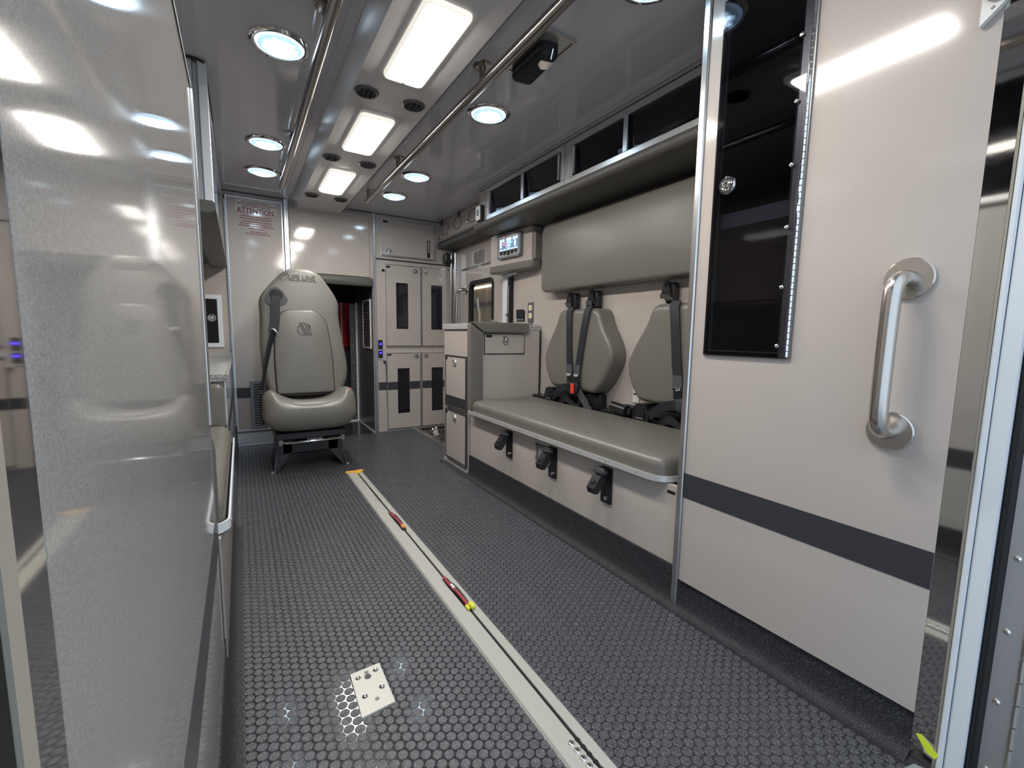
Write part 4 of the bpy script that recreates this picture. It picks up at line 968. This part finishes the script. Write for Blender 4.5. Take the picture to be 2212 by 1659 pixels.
# ------------------------------------------------------------------ left side
XL = -.065
nc = thing('near_cabinet', (-.3, .7, 0), 'glossy beige floor-standing cabinet filling the left edge of view', 'cabinet')
G().box(-.555, XL, .222, 1.165, .075, 1.350, .001).build('side_panel', 'lam_near', nc)
G().box(-.555, XL-.012, .222, 1.160, .002, .075).build('plinth', 'stripe', nc)
G().box(XL-.001, XL+.0012, .2225, 1.163, .3665, .4435).build('stripe', 'stripe', nc)
G().box(XL-.016, XL+.004, 1.163, 1.178, .648, 1.352, .003).build('edge_trim', 'alu', nc)
G().box(XL-.012, XL+.001, 1.165, 1.185, .075, .420, .002).build('lower_edge', 'stripe', nc)
G().box(XL-.02, XL+.002, .23, 1.175, 1.351, 1.362).build('seal', 'rubber', nc)
o = G().pillow(dense(rpoly([(-.5, .42), (XL+.004, .42), (XL+.004, .60), (XL-.01, .645), (-.5, .645)], [.01, .01, .03, .02, .01], 5), .06), lambda u, v, w_: (u, 1.186+w_, v), .040, .018).build('side_cushion', 'uph', None, 60)
tag(o, 'grey upholstered end cushion behind the near cabinet', 'cushion')
no = thing('near_overhead', (-.3, .7, 1.36), 'aluminium framed overhead locker above the glossy near cabinet', 'cabinet')
G().box(-.555, -.100, .222, 1.20, 1.362, ZC-.003).build('carcass', 'inside', no)
fr = G().ring('X', -.100, .016, .222, 1.20, 1.366, ZC-.006, .030, .002).build('frame', 'alu', no)
G().pb('X', -.100, .006, .252, 1.17, 1.396, ZC-.036).build('sliding_pane', 'tint', fr)
G().box(-.086, -.078, .222, 1.20, 1.372, 1.380).box(-.086, -.078, .222, 1.20, 1.80, 1.808).build('track', 'alu', fr)
struct('trim_21', G().box(XL-.01, XL, .1975, .2215, 0, ZC-.03), 'mirror')
struct('trim_22', G().box(XL-.02, XL+.0005, .1865, .197, 0, ZC), mat('cream_edge', (.42, .39, .33), .35))
struct('trim_23', G().box(XL-.06, XL-.001, .06, .186, -.05, ZC), 'rubber')
# folding seat recess
js = thing('jump_seat', (-.3, 1.65, 0), 'grey cushioned jump seat in the left recess behind near cabinet', 'seat')
G().box(-.55, -.060, 1.19, 2.19, .075, .375).build('base', 'lam', js)
out = dense(rpoly([(-.54, 1.205), (-.045, 1.205), (-.045, 2.19), (-.54, 2.19)], [.01, .045, .02, .01], 6), .06)
G().prism(out, mU(0), .376, .386).build('seat_board', 'blackm', js)
pth = [(-.30, 1.203, .392)]+[(-.043-.045*(1-math.sin(a)), 1.203+.045*(1-math.cos(a)), .392) for a in np.linspace(0, PI/2, 7)]+[(-.043, y, .392) for y in np.linspace(1.3, 2.19, 6)]
G().ribbon(pth, (0, 0, .024), .005).build('edge_rail', 'whitep', js)
screws([(-.0405, 1.262, .390)], 'X', js, .004, 'dsteel')
cu = dense(rpoly([(-.54, 1.215), (-.052, 1.215), (-.052, 2.17), (-.54, 2.17)], [.01, .05, .05, .01], 6), .05)
G().pillow(cu, mU(.387), .080, .035, .006, 6, 6).build('cushion', 'uph', js, 70)
o = G().pillow(rect(1.22, 2.18, .50, 1.10, .04), mXp(-.558), .09, .03).build('recess_cushion', 'uph'); tag(o, 'grey backrest pad on the left recess wall', 'backrest')
lc = thing('left_counter', (-.3, 3.0, 0), 'low beige counter unit along the left wall up to the closet door', 'cabinet')
G().box(-.555, -.066, 2.245, YF-.03, .002, .640).build('carcass', 'lam', lc)
G().box(-.066, -.064, 2.25, YF-.03, .366, .441).build('stripe', 'stripe', lc)
G().box(-.556, -.056, 2.225, YF-.022, .641, .668, .004).build('counter_top', 'counter', lc)
G().box(-.556, -.052, 2.222, 2.232, .655, .676, .002).box(-.060, -.052, 2.232, YF-.03, .655, .676, .002).build('counter_rim', 'counter', lc)
G().box(-.554, -.060, YF-.022, YF-.002, .669, .705).build('backsplash', 'counter', lc)
G().box(-.068, -.062, 2.236, 2.245, .43, .64).build('edge_trim', 'alu', lc)
o = G().pillow(rect(-.54, -.068, .430, .636, .035), mY(2.244), .036, .022).build('counter_end_cushion', 'uph'); tag(o, 'grey cushion on the counter end facing the jump seat', 'cushion')
lw = thing('recessed_window', (-.15, YF, .9), 'small dark window with chrome latch left of the closet door', 'cabinet door')
G().ring('y', YF, .014, -.30, -.100, .738, 1.105, .030, .002).build('frame', 'whitep', lw)
G().pb('y', YF, .004, -.27, -.130, .768, 1.075, 0, .004).build('pane', mat('black_gloss', (.01, .01, .012), .06), lw)
latch((-.165, YF-.008, .945), 'y', lw, .024)
lo = thing('far_overhead', (-.3, 2.9, 1.36), 'left overhead locker with long bright aluminium window rails', 'cabinet')
G().box(-.555, -.105, 2.07, YF-.03, 1.362, ZC-.004).build('carcass', 'alu_sat', lo)
fr = G().ring('X', -.105, .020, 2.07, YF-.03, 1.366, ZC-.008, .034, .003).build('frame', 'alu', lo)
G().pb('X', -.105, .006, 2.104, YF-.064, 1.400, ZC-.042).build('sliding_pane', 'tint', fr)
G().box(-.092, -.066, 2.07, YF-.03, 1.366, 1.384, .003).box(-.092, -.066, 2.07, YF-.03, 1.79, 1.815, .003).box(-.090, -.074, 2.07, YF-.03, 1.44, 1.455, .003).build('track', 'alu', fr)
for k, (a, b, y, m_n) in enumerate(((-.555, -.128, 2.062, 'lam'), (-.127, -.106, 2.056, 'rail'), (-.105, -.090, 2.062, 'alu'), (-.089, -.060, 2.050, 'rail'))):
    G().box(a, b, y, 2.069, 1.335, ZC-.006, .002).build('end_profile', m_n, lo)
G().tube([(-.118, 2.048, 1.826), (-.09, 2.048, 1.826), (-.068, 2.05, 1.82), (-.066, 2.10, 1.824), (-.066, 2.6, 1.824)], .004, 6).build('seal', 'rubber', lo)
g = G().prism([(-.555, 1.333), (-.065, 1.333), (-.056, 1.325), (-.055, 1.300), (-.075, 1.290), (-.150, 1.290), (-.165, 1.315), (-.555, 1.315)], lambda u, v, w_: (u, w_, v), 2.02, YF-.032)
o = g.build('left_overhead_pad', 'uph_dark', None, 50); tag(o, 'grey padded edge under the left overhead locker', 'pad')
